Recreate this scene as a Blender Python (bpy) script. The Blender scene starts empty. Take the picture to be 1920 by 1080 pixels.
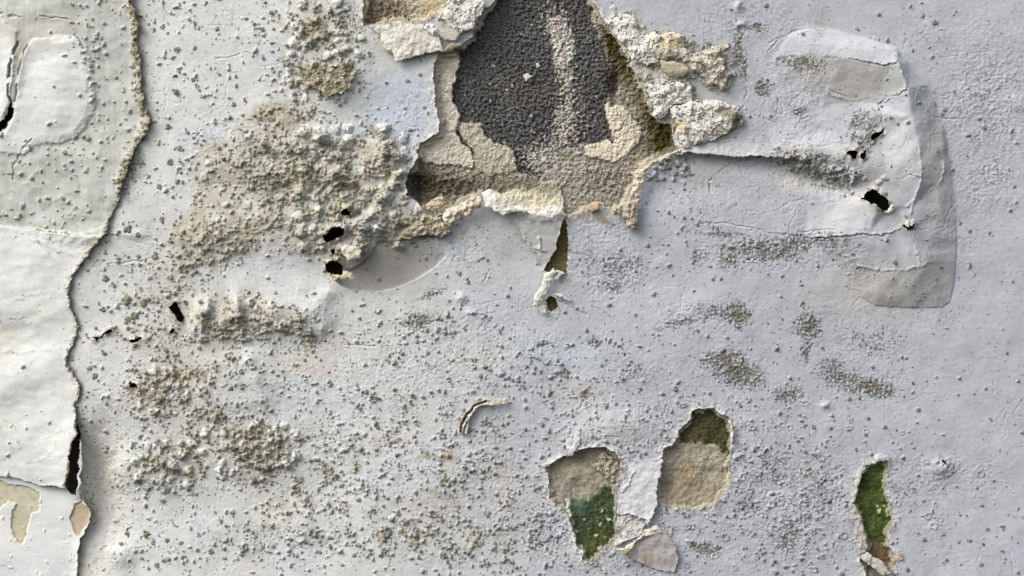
import bpy, math, random
import numpy as np
from mathutils import Vector
from mathutils.geometry import delaunay_2d_cdt

# ------------------------------------------------------------------ camera, sky, sun, exposure
scene = bpy.context.scene
COL = scene.collection
S = 0.0005                     # one unit of the drawing = half a millimetre of wall; the view is 0.96 m wide
DIST = 2.4
cam_d = bpy.data.cameras.new('camera'); cam = bpy.data.objects.new('camera', cam_d); COL.objects.link(cam)
cam.location = (0, -DIST, 0); cam.rotation_euler = (math.pi/2, 0, 0)
cam_d.sensor_width = 36; cam_d.lens = 36*DIST/0.96; cam_d.clip_start = 0.05; cam_d.clip_end = 60
scene.camera = cam
SUN_EL, SUN_AZ = math.radians(42), math.radians(-56)      # azimuth from -Y (out of the wall) towards -X (left)
sd = Vector((math.sin(SUN_AZ)*math.cos(SUN_EL), -math.cos(SUN_AZ)*math.cos(SUN_EL), math.sin(SUN_EL)))
sun_d = bpy.data.lights.new('sun', 'SUN'); sun_d.energy = 1.15; sun_d.angle = math.radians(34); sun_d.color = (1, .975, .93)
sun = bpy.data.objects.new('sun', sun_d); COL.objects.link(sun)
sun.rotation_euler = sd.to_track_quat('Z', 'Y').to_euler(); sun.location = sd*3
world = bpy.data.worlds.new('World'); scene.world = world; world.use_nodes = True
wn = world.node_tree.nodes; wl = world.node_tree.links
sky = wn.new('ShaderNodeTexSky'); sky.sky_type = 'NISHITA'; sky.sun_disc = False
sky.sun_elevation = SUN_EL; sky.sun_rotation = math.atan2(sd.x, sd.y); sky.dust_density = 4; sky.air_density = 1.0; sky.ozone_density = .6
hs = wn.new('ShaderNodeHueSaturation'); hs.inputs['Saturation'].default_value = .45        # thin bright cloud over the blue
wl.new(sky.outputs[0], hs.inputs['Color']); wl.new(hs.outputs[0], wn['Background'].inputs[0]); wn['Background'].inputs[1].default_value = 0.105
scene.view_settings.view_transform = 'Standard'; scene.view_settings.look = 'None'
scene.view_settings.exposure = 0.95; scene.view_settings.gamma = 1

# ------------------------------------------------------------------ numeric helpers
rs = np.random.RandomState(7); random.seed(7)
G = rs.rand(256, 256).astype(np.float32)*2*np.pi
GX, GY = np.cos(G), np.sin(G)
def noise(X, Y, sc, sx=1.0, seed=0):
    """gradient noise, about -1..1; sx stretches it along x"""
    x = (X/(sc*sx)+seed*17.31).astype(np.float32); y = (Y/sc+seed*9.77).astype(np.float32)
    xi = np.floor(x); yi = np.floor(y); fx = x-xi; fy = y-yi
    xi = xi.astype(np.int32) & 255; yi = yi.astype(np.int32) & 255
    x1 = (xi+1) & 255; y1 = (yi+1) & 255
    u = fx*fx*(3-2*fx); v = fy*fy*(3-2*fy)
    a = GX[yi, xi]*fx+GY[yi, xi]*fy
    b = GX[yi, x1]*(fx-1)+GY[yi, x1]*fy
    c = GX[y1, xi]*fx+GY[y1, xi]*(fy-1)
    d = GX[y1, x1]*(fx-1)+GY[y1, x1]*(fy-1)
    return ((a+(b-a)*u)*(1-v)+(c+(d-c)*u)*v)*1.5
def fbm(X, Y, sc, octs=3, gain=.5, sx=1.0, seed=0):
    t = 0; a = 1
    for i in range(octs):
        t = t+a*noise(X, Y, sc/(2**i), sx, seed+i*3.1); a *= gain
    return t
def sst(a, b, x):
    t = np.clip((x-a)/(b-a), 0, 1); return t*t*(3-2*t)
def lin(r, g, b):
    f = lambda c: (c/12.92 if c <= .04045 else ((c+.055)/1.055)**2.4)
    return np.array([f(r/255), f(g/255), f(b/255)], np.float32)
def P(ox, oy, k, pts): return [(ox+x/k, oy+y/k) for x, y in pts]

class Field:
    """a regular grid of points on the wall: height Z out of the wall, colour C, keep mask K, part label L"""
    def __init__(s, x0, x1, y0, y1, step=1.25, margin=0, warp=1.0):
        xs = np.arange(x0, x1+step, step); ys = np.arange(y0, y1+step, step)
        if margin:
            m = np.cumsum(np.minimum(step*1.18**np.arange(1, 60), 30)); m = m[m < margin]
            xs = np.concatenate([x0-m[::-1], xs, xs[-1]+m]); ys = np.concatenate([y0-m[::-1], ys, ys[-1]+m])
        s.xs = xs.astype(np.float32); s.ys = ys.astype(np.float32)
        s.X, s.Y = np.meshgrid(s.xs, s.ys)
        s.Z = np.zeros_like(s.X); s.C = np.zeros(s.X.shape+(3,), np.float32); s.K = np.ones(s.X.shape, bool)
        s.L = np.zeros(s.X.shape, np.int8)
        s.WX = s.X+warp*(2.6*noise(s.X, s.Y, 13, seed=31)+1.7*noise(s.X, s.Y, 5, seed=32))
        s.WY = s.Y+warp*(2.6*noise(s.X, s.Y, 13, seed=33)+1.7*noise(s.X, s.Y, 5, seed=34))
    def win(s, x0, x1, y0, y1):
        return (slice(*np.searchsorted(s.ys, [y0, y1])), slice(*np.searchsorted(s.xs, [x0, x1])))
    def sdf(s, poly, pad=30, warp=True):
        """signed distance (negative inside) to a polygon, clipped at pad"""
        p = np.array(poly, np.float32)
        w = s.win(p[:, 0].min()-pad, p[:, 0].max()+pad, p[:, 1].min()-pad, p[:, 1].max()+pad)
        out = np.full(s.X.shape, float(pad), np.float32)
        x = (s.WX if warp else s.X)[w]; y = (s.WY if warp else s.Y)[w]
        d = np.full(x.shape, 1e9, np.float32); ins = np.zeros(x.shape, bool)
        for i in range(len(p)):
            ax, ay = p[i]; bx, by = p[(i+1) % len(p)]
            ex, ey = bx-ax, by-ay; l2 = ex*ex+ey*ey+1e-9
            t = np.clip(((x-ax)*ex+(y-ay)*ey)/l2, 0, 1)
            d = np.minimum(d, (x-ax-t*ex)**2+(y-ay-t*ey)**2)
            if ay != by:
                ins ^= ((ay > y) != (by > y)) & (x < (bx-ax)*(y-ay)/(by-ay)+ax)
        d = np.sqrt(d); out[w] = np.minimum(np.where(ins, -d, d), pad)
        return out
    def line(s, pts, pad=40, warp=True):
        """window, distance, signed distance (positive = right of travel, y down => below when going right), and 0..1 along"""
        p = np.array(pts, np.float32)
        w = s.win(p[:, 0].min()-pad, p[:, 0].max()+pad, p[:, 1].min()-pad, p[:, 1].max()+pad)
        x = (s.WX if warp else s.X)[w]; y = (s.WY if warp else s.Y)[w]
        seg = np.hypot(*(p[1:]-p[:-1]).T); tot = seg.sum(); acc = 0
        d = np.full(x.shape, 1e9, np.float32); sg = np.zeros_like(d); al = np.zeros_like(d)
        for i in range(len(p)-1):
            ax, ay = p[i]; bx, by = p[i+1]; ex, ey = bx-ax, by-ay; l2 = ex*ex+ey*ey+1e-9
            t = np.clip(((x-ax)*ex+(y-ay)*ey)/l2, 0, 1)
            dd = np.hypot(x-ax-t*ex, y-ay-t*ey); m = dd < d
            cr = ex*(y-ay)-ey*(x-ax)
            d = np.where(m, dd, d); sg = np.where(m, np.sign(cr), sg); al = np.where(m, (acc+t*seg[i])/tot, al)
            acc += seg[i]
        return w, d, sg, al
    def ridge(s, pts, h, wd, pad=None, rough=.5):
        w, d, sg, al = s.line(pts, pad or wd*3)
        n = 1+rough*noise(s.X[w], s.Y[w], 9, seed=61)
        s.Z[w] += h*n*np.exp(-(d/wd)**2)*np.clip(np.minimum(al, 1-al)*12+.25, 0, 1)
    def step(s, pts, h, wd, side=1):
        """one side of the line stands h higher, falling back to the surface over wd"""
        w, d, sg, al = s.line(pts, wd*3)
        s.Z[w] += np.where(sg*side > 0, h*np.exp(-d/wd), 0)*np.clip(np.minimum(al, 1-al)*8, 0, 1)
    def crack(s, pts, depth=2.5, wd=1.3, colour=None, amt=.8):
        w, d, sg, al = s.line(pts, 12)
        on = (noise(s.X[w], s.Y[w], 22, seed=71) > -.45)
        m = np.exp(-(d/wd)**2)*on
        s.Z[w] -= depth*m; s.Z[w] += depth*.2*np.exp(-((d-3)/2.2)**2)*on
        if colour is not None: s.tint(m*amt, colour, w)
    def tint(s, m, colour, w=None):
        m = np.clip(m, 0, 1)[..., None]
        if w is None: s.C = s.C*(1-m)+np.asarray(colour, np.float32)*m
        else: s.C[w] = s.C[w]*(1-m)+np.asarray(colour, np.float32)*m
    def blob(s, cx, cy, rx, ry, ang=0):
        c, n = math.cos(math.radians(ang)), math.sin(math.radians(ang))
        dx, dy = s.WX-cx, s.WY-cy
        return np.exp(-(((dx*c+dy*n)/rx)**2+((-dx*n+dy*c)/ry)**2))
    def bump(s, cx, cy, rx, ry, h, ang=0): s.Z += h*s.blob(cx, cy, rx, ry, ang)
    def at(s, x, y):
        j = min(max(int(np.searchsorted(s.xs, x)), 0), len(s.xs)-1); i = min(max(int(np.searchsorted(s.ys, y)), 0), len(s.ys)-1)
        return i, j

def scatter(F, dens, n, box, r, rng, keep=None):
    """points with probability dens (0..1 array) inside box, radii from r=(lo,hi) skewed small"""
    out = []
    x = rng.uniform(box[0], box[1], n); y = rng.uniform(box[2], box[3], n)
    j = np.clip(np.searchsorted(F.xs, x), 0, len(F.xs)-1); i = np.clip(np.searchsorted(F.ys, y), 0, len(F.ys)-1)
    ok = rng.rand(n) < dens[i, j]
    if keep is not None: ok &= keep[i, j]
    rr = r[0]+(r[1]-r[0])*rng.rand(n)**2.2
    return np.stack([x, y, rr], 1)[ok]
def stamp(F, pts, hk, M=None, rng=None, ring=False):
    """press small lumps (or popped rings) of paint into the height field; M collects where they are"""
    for x, y, r in pts:
        e = rng.uniform(.75, 1.3); w = F.win(x-r*2, x+r*2, y-r*2, y+r*2)
        dx = (F.WX[w]-x)/e; dy = (F.WY[w]-y)*e; d = np.sqrt(dx*dx+dy*dy)/r
        if ring:
            m = np.exp(-((d-1)/.28)**2); F.Z[w] += hk*m-hk*.5*np.exp(-(d/.6)**2)
        else:
            m = np.sqrt(np.clip(1-d*d, 0, 1)); F.Z[w] += hk*r*m
        if M is not None: M[w] = np.maximum(M[w], np.clip(m*1.4, 0, 1)*.999)

# ------------------------------------------------------------------ mesh building
def tag(o, label=None, cat=None, group=None, kind=None):
    for k, v in (('label', label), ('category', cat), ('group', group), ('kind', kind)):
        if v: o[k] = v
    return o
def thing(name, label, cat, x=960, y=540, z=0, group=None):
    o = bpy.data.objects.new(name, None); COL.objects.link(o); o.empty_display_size = .02
    o.location = ((x-960)*S, -z*S, (540-y)*S); tag(o, label, cat, group); return o
def mesh_obj(name, V, Fc, C, mat, parent=None, smooth=True):
    """V in drawing units (x, y down, height out of the wall); Fc (n,4) or (n,3)"""
    V = np.asarray(V, np.float32); Fc = np.asarray(Fc, np.int32); k = Fc.shape[1]
    W = np.stack([(V[:, 0]-960)*S, -V[:, 2]*S, (540-V[:, 1])*S], 1)
    if parent is not None: W -= np.array(parent.location, np.float32)
    me = bpy.data.meshes.new(name)
    me.vertices.add(len(W)); me.vertices.foreach_set('co', W.ravel())
    me.loops.add(Fc.size); me.loops.foreach_set('vertex_index', Fc.ravel())
    me.polygons.add(len(Fc)); me.polygons.foreach_set('loop_start', np.arange(0, Fc.size, k, dtype=np.int32))
    me.polygons.foreach_set('use_smooth', np.full(len(Fc), smooth))
    me.update(calc_edges=True)
    ca = me.color_attributes.new('Col', 'FLOAT_COLOR', 'POINT')
    ca.data.foreach_set('color', np.concatenate([np.clip(C, 0, 1), np.ones((len(C), 1))], 1).astype(np.float32).ravel())
    me.materials.append(mat)
    o = bpy.data.objects.new(name, me); COL.objects.link(o)
    if parent is not None: o.parent = parent
    return o
def sheet(F, parts, mats, parent, thick=3.0, edge=None, back=False):
    """turn a field into meshes, one per label; open borders get a real edge going back by thick"""
    H, W = F.X.shape
    kf = F.K[:-1, :-1] & F.K[1:, :-1] & F.K[:-1, 1:] & F.K[1:, 1:]
    lf = F.L[:-1, :-1]
    idx = np.arange(H*W).reshape(H, W)
    q = np.stack([idx[:-1, :-1], idx[1:, :-1], idx[1:, 1:], idx[:-1, 1:]], -1)
    pad = np.pad(kf, 1)
    sides = []
    for dy, dx, a, b in ((-1, 0, 3, 0), (1, 0, 1, 2), (0, -1, 0, 1), (0, 1, 2, 3)):
        open_ = kf & ~pad[1+dy:H+dy, 1+dx:W+dx]
        sides.append((open_, a, b))
    V = np.stack([F.X.ravel(), F.Y.ravel(), F.Z.ravel()], 1); C = F.C.reshape(-1, 3)
    out = {}
    for lab, nm in parts.items():
        sel = kf & (lf == lab)
        if not sel.any(): continue
        fq = q[sel]
        e = np.concatenate([np.stack([q[(o & (lf == lab))][:, a], q[(o & (lf == lab))][:, b]], 1) for o, a, b in sides]) if thick else np.zeros((0, 2), int)
        used = np.unique(fq); remap = np.full(H*W, -1, np.int64); remap[used] = np.arange(len(used))
        VV = [V[used]]; CC = [C[used]]; FF = [remap[fq]]; n = len(used)
        if len(e):
            ev = np.unique(e); rm = np.full(H*W, -1, np.int64); rm[ev] = np.arange(len(ev))
            f = V[ev].copy(); bk = f.copy(); bk[:, 2] -= thick
            ec = C[ev] if edge is None else np.repeat(np.asarray(edge)[None], len(ev), 0)*.55+C[ev]*.45
            VV += [f, bk]; CC += [ec, ec]
            a, b = rm[e[:, 0]], rm[e[:, 1]]; m = len(ev)
            FF.append(np.stack([b, a, a+m, b+m], 1)+n); n += 2*m
        if back:
            bk = V[used].copy(); bk[:, 2] -= thick
            VV.append(bk); CC.append(C[used] if edge is None else np.repeat(np.asarray(edge)[None], len(used), 0)); FF.append(remap[fq][:, ::-1]+n)
        out[lab] = mesh_obj(nm, np.concatenate(VV), np.concatenate(FF), np.concatenate(CC), mats[lab] if isinstance(mats, dict) else mats, parent)
    return out

# ------------------------------------------------------------------ materials
def material(name, rough=.85, var=.12, fine=900, bump=.25, bdist=.0006, spec=.3, big=.05, tintb=None, mottled=0):
    m = bpy.data.materials.new(name); m.use_nodes = True; N = m.node_tree.nodes; Lk = m.node_tree.links
    b = N['Principled BSDF']; b.inputs['Roughness'].default_value = rough; b.inputs['Specular IOR Level'].default_value = spec
    at = N.new('ShaderNodeAttribute'); at.attribute_name = 'Col'
    tc = N.new('ShaderNodeTexCoord')
    n1 = N.new('ShaderNodeTexNoise'); n1.inputs['Scale'].default_value = fine; n1.inputs['Detail'].default_value = 3
    n2 = N.new('ShaderNodeTexNoise'); n2.inputs['Scale'].default_value = 45; n2.inputs['Detail'].default_value = 6; n2.inputs['Roughness'].default_value = .65
    for n in (n1, n2): Lk.new(tc.outputs['Object'], n.inputs['Vector'])
    def rng(src, lo, hi):
        r = N.new('ShaderNodeMapRange'); r.inputs[1].default_value = .3; r.inputs[2].default_value = .7
        r.inputs[3].default_value = lo; r.inputs[4].default_value = hi; Lk.new(src, r.inputs[0]); return r.outputs[0]
    mu = N.new('ShaderNodeMath'); mu.operation = 'MULTIPLY'
    Lk.new(rng(n1.outputs[0], 1-var, 1+var*.6), mu.inputs[0]); Lk.new(rng(n2.outputs[0], 1-big, 1+big), mu.inputs[1])
    vm = N.new('ShaderNodeVectorMath'); vm.operation = 'SCALE'
    Lk.new(at.outputs['Color'], vm.inputs[0]); Lk.new(mu.outputs[0], vm.inputs['Scale'])
    Lk.new(vm.outputs[0], b.inputs['Base Color'])
    bp = N.new('ShaderNodeBump'); bp.inputs['Strength'].default_value = bump; bp.inputs['Distance'].default_value = bdist
    Lk.new(n1.outputs[0], bp.inputs['Height']); Lk.new(bp.outputs[0], b.inputs['Normal'])
    return m
M_PAINT = material('old_white_paint', .85, .06, 1100, .4, .0005)
M_PLASTER = material('crumbling_plaster', .95, .18, 800, .7, .001, .15, .12)
M_CONC = material('dark_porous_concrete', .75, .3, 1000, .7, .001, .35, .12)
M_ALGAE = material('green_algae_film', .6, .35, 900, .6, .0008, .4, .2)
M_CRUMB = material('salt_crumb', .9, .15, 1200, .6, .0008, .2, .1)

WHITE = lin(219, 221, 216); COOL = lin(184, 189, 199); BLUE = lin(196, 204, 217); CREAM = lin(208, 196, 158)
TAN = lin(165, 152, 118); DIRT = lin(92, 84, 64); OLIVE = lin(96, 92, 48); GREEN = lin(62, 84, 26); BLACK = lin(26, 24, 20)
GREY = lin(172, 171, 162); NOD = lin(158, 154, 134); NODC = lin(150, 152, 152); CHALK = lin(212, 208, 196); PEACH = lin(205, 182, 160)

# ------------------------------------------------------------------ outlines of the holes in the paint
H1 = [(990,-58),(955,-44),(938,-22),(932,-5),(922,8),(905,20),(896,45),(885,70),(850,95),(823,102),(817,117),(813,140),(815,167),(817,200),(825,227),(823,247),
      (807,260),(790,267),(783,283),(783,300),(770,320),(763,340),(763,366),(777,374),(796,394),(812,404),(833,398),(858,387),(879,371),(904,364),(930,380),
      (962,396),(1000,398),(1056,400),(1064,412),(1085,400),(1100,394),(1121,391),(1150,394),(1168,386),(1179,371),(1190,350),(1196,333),(1206,312),(1229,298),(1254,287),
      (1273,280),(1262,263),(1255,230),(1240,222),(1225,212),(1217,177),(1203,157),(1197,140),(1177,103),(1163,77),(1143,57),(1130,37),(1123,20),(1112,5),(1104,-20),(1080,-42),(1040,-62)]
H2 = [(700,-40),(682,-14),(681,48),(700,47),(720,40),(747,38),(770,43),(793,43),(813,30),(833,27),(838,10),(830,-22),(790,-40),(745,-48)]
H3 = P(960,720,3,[(340,400),(380,370),(440,355),(520,355),(590,395),(620,430),(605,500),(580,590),(590,640),(590,720),(590,790),(600,830),(570,880),(560,910),
      (490,940),(480,1000),(400,990),(400,940),(360,900),(355,840),(320,760),(300,700),(270,690),(215,640),(210,560),(195,470),(240,430),(300,410)])
H4 = P(960,720,3,[(840,420),(850,370),(920,330),(940,270),(1005,190),(1020,150),(1130,135),(1170,170),(1215,185),(1235,240),(1240,300),(1225,380),(1215,480),
      (1240,540),(1200,600),(1140,680),(1020,700),(880,690),(820,650),(815,570),(830,500)])
H5 = P(1440,720,3,[(545,470),(600,440),(670,435),(665,540),(670,620),(690,700),(700,770),(670,850),(665,910),(720,960),(712,1010),(700,1040),(720,1120),(560,1120),
      (540,1040),(520,990),(560,930),(550,850),(520,740),(480,670),(490,600),(520,520)])
H6 = P(960,360,3,[(262,160),(303,150),(305,250),(315,320),(305,400),(303,462),(250,470),(185,440),(190,400),(240,330),(265,230)])
H7 = P(960,360,3,[(190,608),(220,590),(246,606),(258,640),(224,672),(202,645)])
BIG_HOLES = [H1, H2, H3, H4, H5, H6, H7]
PITS = [
  [(608,443),(627,426),(648,428),(644,443),(613,454)],
  [(610,497),(620,489),(634,491),(641,500),(640,511),(628,515),(614,511)],
  [(640,400),(648,392),(658,393),(655,404),(643,404)],
  [(620,468),(627,466),(629,474),(621,477)],
  P(0,360,3,[(945,650),(975,632),(990,618),(1010,660),(1036,710),(1026,732),(998,722),(980,690)]),
  P(0,360,3,[(520,815),(545,832),(590,800),(640,782),(625,770),(580,800),(548,818)]),
  P(0,360,3,[(740,838),(752,850),(800,826),(792,816),(762,822)]),
  P(0,720,3,[(735,-10),(780,0),(782,16),(745,24)]),
  P(480,0,3,[(408,390),(430,378),(465,376),(458,392),(425,402)]),
  P(1440,0,3,[(572,770),(600,752),(640,735),(632,760),(600,785),(578,788)]),
  P(1440,0,3,[(430,868),(460,850),(490,862),(488,890),(460,886)]),
  P(1440,0,3,[(505,880),(545,845),(538,880),(522,900)]),
  P(1440,260,3,[(580,285),(625,320),(660,350),(668,392),(632,412),(598,375),(548,352),(515,340)]),
  P(1440,260,3,[(750,490),(790,492),(815,480),(800,505),(772,515)]),
  P(1440,720,3,[(975,425),(1000,440),(1003,452),(980,438)]),
  [(318,620),(322,616),(326,621),(321,625)],
]
EDGE_A = [(247,-60),(247,0),(253,20),(258,40),(261,55),(258,77),(260,97),(265,113),(267,147),(267,167),(273,200),(282,217),(283,233),(273,253),(253,283),(240,320),(230,340),
  (228,360),(223,380),(208,407),(200,437),(187,453),(170,473),(157,490),(147,507),(135,523),(131,547),(133,573),(143,593),(149,610),(143,633),(130,660),(128,683),(140,700),(152,720),
  (152,740),(142,757),(145,787),(147,812),(137,833),(132,860),(134,877),(128,897),(124,916)]
BOT_A = [(107,910),(80,910),(50,902),(20,895),(0,893),(-60,892)]
EDGE_B = [(150,700),(155,815),(157,835),(153,870),(151,905),(148,930),(163,943),(171,962),(170,980),(162,992),(152,1008),(147,1035),(145,1090),(146,1200)]

# ================================================================== THE PAINT COAT (main skin, centre and right)
wp = thing('paint_coat', 'blistered flaking pale grey paint coat covering the wall beside the creamy left sheets', 'paint')
F = Field(110, 1925, -5, 1085, 1.25, margin=900)
X, Y = F.X, F.Y
F.Z = 4*noise(X, Y, 260, seed=1)+1.8*noise(X, Y, 90, seed=2)+.7*noise(X, Y, 34, seed=3)+.22*noise(X, Y, 9, sx=1.3, seed=4)+.14*noise(X, Y, 4, seed=5)

# --- broad relief: swellings, slumps, folds
for b in [(560,330,190,110,15,20),(440,430,150,60,10,10),(690,410,110,50,14,-10),(640,130,60,60,14,0),(600,60,90,50,5,0),
          (330,740,150,80,7,0),(470,850,110,60,8,10),(300,890,90,50,7,0),(378,600,19,36,15,8),(420,606,15,28,12,20),(447,588,11,36,14,-8),(476,612,12,20,6,0),(512,590,24,36,10,15),(565,590,40,42,11,0),
          (180,870,38,64,-20,0),(195,960,48,60,-16,10),(175,1050,40,40,-6,0),(225,1040,28,24,9,0),(230,880,24,36,6,10),
          (1320,350,110,40,-7,0),(1230,330,50,60,-5,0),(1500,330,60,18,-10,15),(1520,280,60,20,7,0),
          (1590,300,70,26,9,20),(1540,345,60,16,-9,20),(1600,345,50,14,-5,30),(980,470,60,50,-3,0),(640,330,25,16,8,0),(700,270,18,16,8,0),(740,290,16,30,9,0),(600,255,16,14,7,0),
          (1130,900,70,120,3,0),(1150,800,70,34,6,0),(1090,820,24,24,4,0),(865,558,10,9,5,0),(883,585,10,5,3,0),(1548,760,9,7,5,0),(1240,492,16,12,2,0),(1385,12,8,9,6,0),(1388,45,9,7,5,0),(1908,196,22,16,4,0),
          (250,440,30,8,3,0),(380,60,90,100,3,0)]:
    F.bump(b[0], b[1], b[2], b[3], b[4], b[5])
# slump under the crust with its crisp curved lower lip
SAG = [(645,470),(700,455),(760,452),(815,448),(835,452),(835,480),(815,503),(780,524),(740,541),(700,549),(665,546),(640,536),(622,522),(622,500)]
sag = F.sdf(SAG, 60, warp=False)
w, d, sg, al = F.line([(624,488),(622,505),(626,524),(640,536),(665,546),(700,549),(740,541),(780,524),(815,503),(838,478)], 150, warp=False)
F.Z[w] -= np.where(sg < 0, 26*np.exp(-d/50), 0)*(sag[w] < 2)*np.clip((1-al)*3, 0, 1)*np.clip(al*8, 0, 1)
F.Z += 1.5*np.exp(-np.clip(sag, 0, 99)/12)*(sag > 0)*sst(560, 640, X)*sst(470, 520, Y)
# swellings that end in a slope turned to the right
for pts, h, wd in [([(622,525),(612,560),(606,600),(600,640)], 10, 45), ([(466,650),(470,675),(482,715),(494,745),(500,775)], 7, 40), ([(150,800),(200,815),(215,850),(210,900)], -4, 30)]:
    w, d, sg, al = F.line(pts, wd*2.5, warp=False)
    F.Z[w] += h*np.exp(-d/wd)*np.clip(np.minimum(al, 1-al)*5, 0, 1)*np.where(sg > 0, 1, np.exp(-(d/26)**2))*(.8+.4*noise(F.X[w], F.Y[w], 30, seed=9))
# the long fold running right from the big hole, overhanging what lies below it
w, d, sg, al = F.line([(1262,292),(1290,287),(1330,290),(1373,295),(1420,293),(1467,297),(1500,302),(1540,312)], 70)
F.Z[w] += 12*np.where(sg < 0, np.exp(-d/26), np.exp(-d/4.0)-.6*np.exp(-(d/28)**2))*np.clip(np.minimum(al*20, (1-al)*2.4), 0, 1)

# --- the faceted blister on the right: flat facets meeting in creases
BL = [(1440,130,0),(1480,66,3),(1520,52,4),(1580,62,5),(1680,92,6),(1705,122,2),(1740,160,0),(1763,218,0),(1776,262,0),(1787,347,0),(1791,393,0),(1793,460,0),(1789,527,0),
      (1781,565,0),(1766,576,0),(1723,577,0),(1667,575,0),(1640,572,0),(1613,555,0),(1597,527,0),(1553,475,0),(1510,440,0),(1470,380,0),(1430,250,0),
      (1520,100,14),(1585,110,20),(1650,122,26),(1680,119,27),(1697,168,28),(1645,195,13),(1600,190,8),(1640,215,21),(1650,245,14),(1708,220,27),(1718,273,28),(1724,312,29),
      (1722,342,27),(1707,387,24),(1699,415,26),(1768,277,11),(1766,327,12),(1758,347,14),(1735,362,13),(1655,330,22),(1600,285,20),(1560,300,14),(1573,373,12),(1640,393,29),(1650,410,19),
      (1630,430,22),(1573,441,17),(1523,445,5),(1647,441,22),(1675,434,18),(1703,435,23),(1717,467,19),(1722,500,20),(1740,470,17),(1690,507,17),(1640,505,11),(1600,497,7),(1760,400,14),(1770,480,9),
      (1540,200,6),(1520,370,4),(1500,300,8),(1700,555,10),(1650,550,9),(1750,550,7)]
BLO = [p[:2] for p in BL[:24]]
co = [Vector((p[0], p[1])) for p in BL]
ed = [(i, (i+1) % 24) for i in range(24)]
def li(*pts): return [min(range(len(BL)), key=lambda i: (BL[i][0]-a)**2+(BL[i][1]-b)**2) for a, b in pts]
for ch in ([(1520,100),(1585,110),(1650,122),(1680,119),(1697,168),(1708,220),(1718,273),(1724,312),(1722,342),(1707,387),(1699,415),(1675,434),(1647,441),(1630,430),(1573,441),(1523,445)],
           [(1697,168),(1645,195),(1600,190)], [(1763,218),(1768,277),(1766,327),(1758,347),(1735,362),(1707,387)],
           [(1600,497),(1640,505),(1690,507),(1722,500),(1717,467),(1703,435)]):
    ids = li(*ch); ed += [(a, b) for a, b in zip(ids[:-1], ids[1:]) if a != b]
cv, ce, cf, *_ = delaunay_2d_cdt(co, ed, [], 0, 1e-4)
cz = [min(BL, key=lambda p: (p[0]-v.x)**2+(p[1]-v.y)**2)[2] for v in cv]
bz = np.zeros_like(F.Z)
bx = F.X+2.2*noise(X, Y, 26, seed=81)+.9*noise(X, Y, 8, seed=82); by = F.Y+2.2*noise(X, Y, 26, seed=83)+.9*noise(X, Y, 8, seed=84)
for f in cf:
    a, b, c = [cv[i] for i in f]; za, zb, zc = [cz[i] for i in f]
    w = F.win(min(a.x, b.x, c.x)-4, max(a.x, b.x, c.x)+4, min(a.y, b.y, c.y)-4, max(a.y, b.y, c.y)+4)
    x, y = bx[w], by[w]; det = (b.y-c.y)*(a.x-c.x)+(c.x-b.x)*(a.y-c.y)
    if abs(det) < 1e-6: continue
    u = ((b.y-c.y)*(x-c.x)+(c.x-b.x)*(y-c.y))/det; v = ((c.y-a.y)*(x-c.x)+(a.x-c.x)*(y-c.y))/det; t = 1-u-v
    ins = (u >= -1e-3) & (v >= -1e-3) & (t >= -1e-3)
    bz[w] = np.where(ins, u*za+v*zb+t*zc, bz[w])
blm = F.sdf(BLO, 30, warp=False)
for _ in range(3):
    for ax in (0, 1): bz = (np.roll(bz, 1, ax)+2*bz+np.roll(bz, -1, ax))/4 if _ < 2 else (np.roll(bz, 2, ax)+2*bz+np.roll(bz, -2, ax))/4
F.Z += bz*.9+1.5*sst(1.5, -1.5, blm)*sst(300, 480, Y)*sst(1560, 1640, X)
F.Z += 1.0*sst(6, -6, blm)*noise(X, Y, 24, seed=143)
for pts in ([(1585,110),(1650,122),(1680,119)], [(1680,119),(1697,168)], [(1697,168),(1645,195)], [(1718,273),(1724,312),(1722,342),(1707,387),(1699,410)], [(1768,300),(1766,327),(1758,347),(1735,362)],
            [(1690,427),(1647,441),(1617,437),(1573,442),(1523,445)], [(1703,433),(1717,467),(1722,500)], [(1600,497),(1640,505),(1690,507),(1722,500),(1740,493)],
            [(1600,190),(1560,180),(1540,165)], [(1695,320),(1708,330),(1722,334)], [(1695,390),(1712,372)]):
    F.ridge(pts, 1.6, 2.0, rough=1.2)
for pts in ([(1590,112),(1650,125),(1680,122)], [(1697,171),(1660,186),(1645,198),(1652,225),(1655,250)], [(1695,323),(1722,338)], [(1685,430),(1647,444),(1617,440),(1573,445),(1523,448)],
            [(1704,437),(1718,467)]):
    F.crack(pts, 2.2, 1.4, lin(84,78,60), .85)

# --- cracks and hairlines
for pts in ([(1372,130),(1400,165),(1395,200),(1391,213)], [(1440,95),(1460,75),(1485,60),(1520,52),(1540,60)], [(1440,82),(1465,68)], [(1385,300),(1390,325),(1400,340)],
            [(1330,340),(1350,320),(1372,305)], [(1330,345),(1335,365)], [(1540,165),(1575,178),(1600,192)], [(1320,418),(1360,420),(1400,425),(1440,436),(1520,446)],
            [(1750,218),(1770,222),(1800,224)], [(200,497),(235,492),(282,486)], [(405,110),(430,108),(465,98),(480,102)], [(640,645),(670,648),(705,648)],
            [(1142,484),(1164,488)], [(1660,800),(1675,820),(1690,838)], [(1100,740),(1090,760),(1080,775)], [(415,500),(417,515),(430,492)], [(360,300),(372,286)],
            [(905,300+230),(912,520),(918,505)], [(1490,240),(1500,225),(1530,215)], [(1470,350),(1480,370)], [(1430,220),(1470,240)], [(1560,430),(1500,436)], [(1250,760),(1243,780)],
            [(640,648),(655,655)], [(1040,560),(1070,575),(1100,590)], [(1110,572),(1140,590),(1152,600)]):
    F.crack(pts, 1.6, 1.1, lin(70,68,58), .75)

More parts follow.
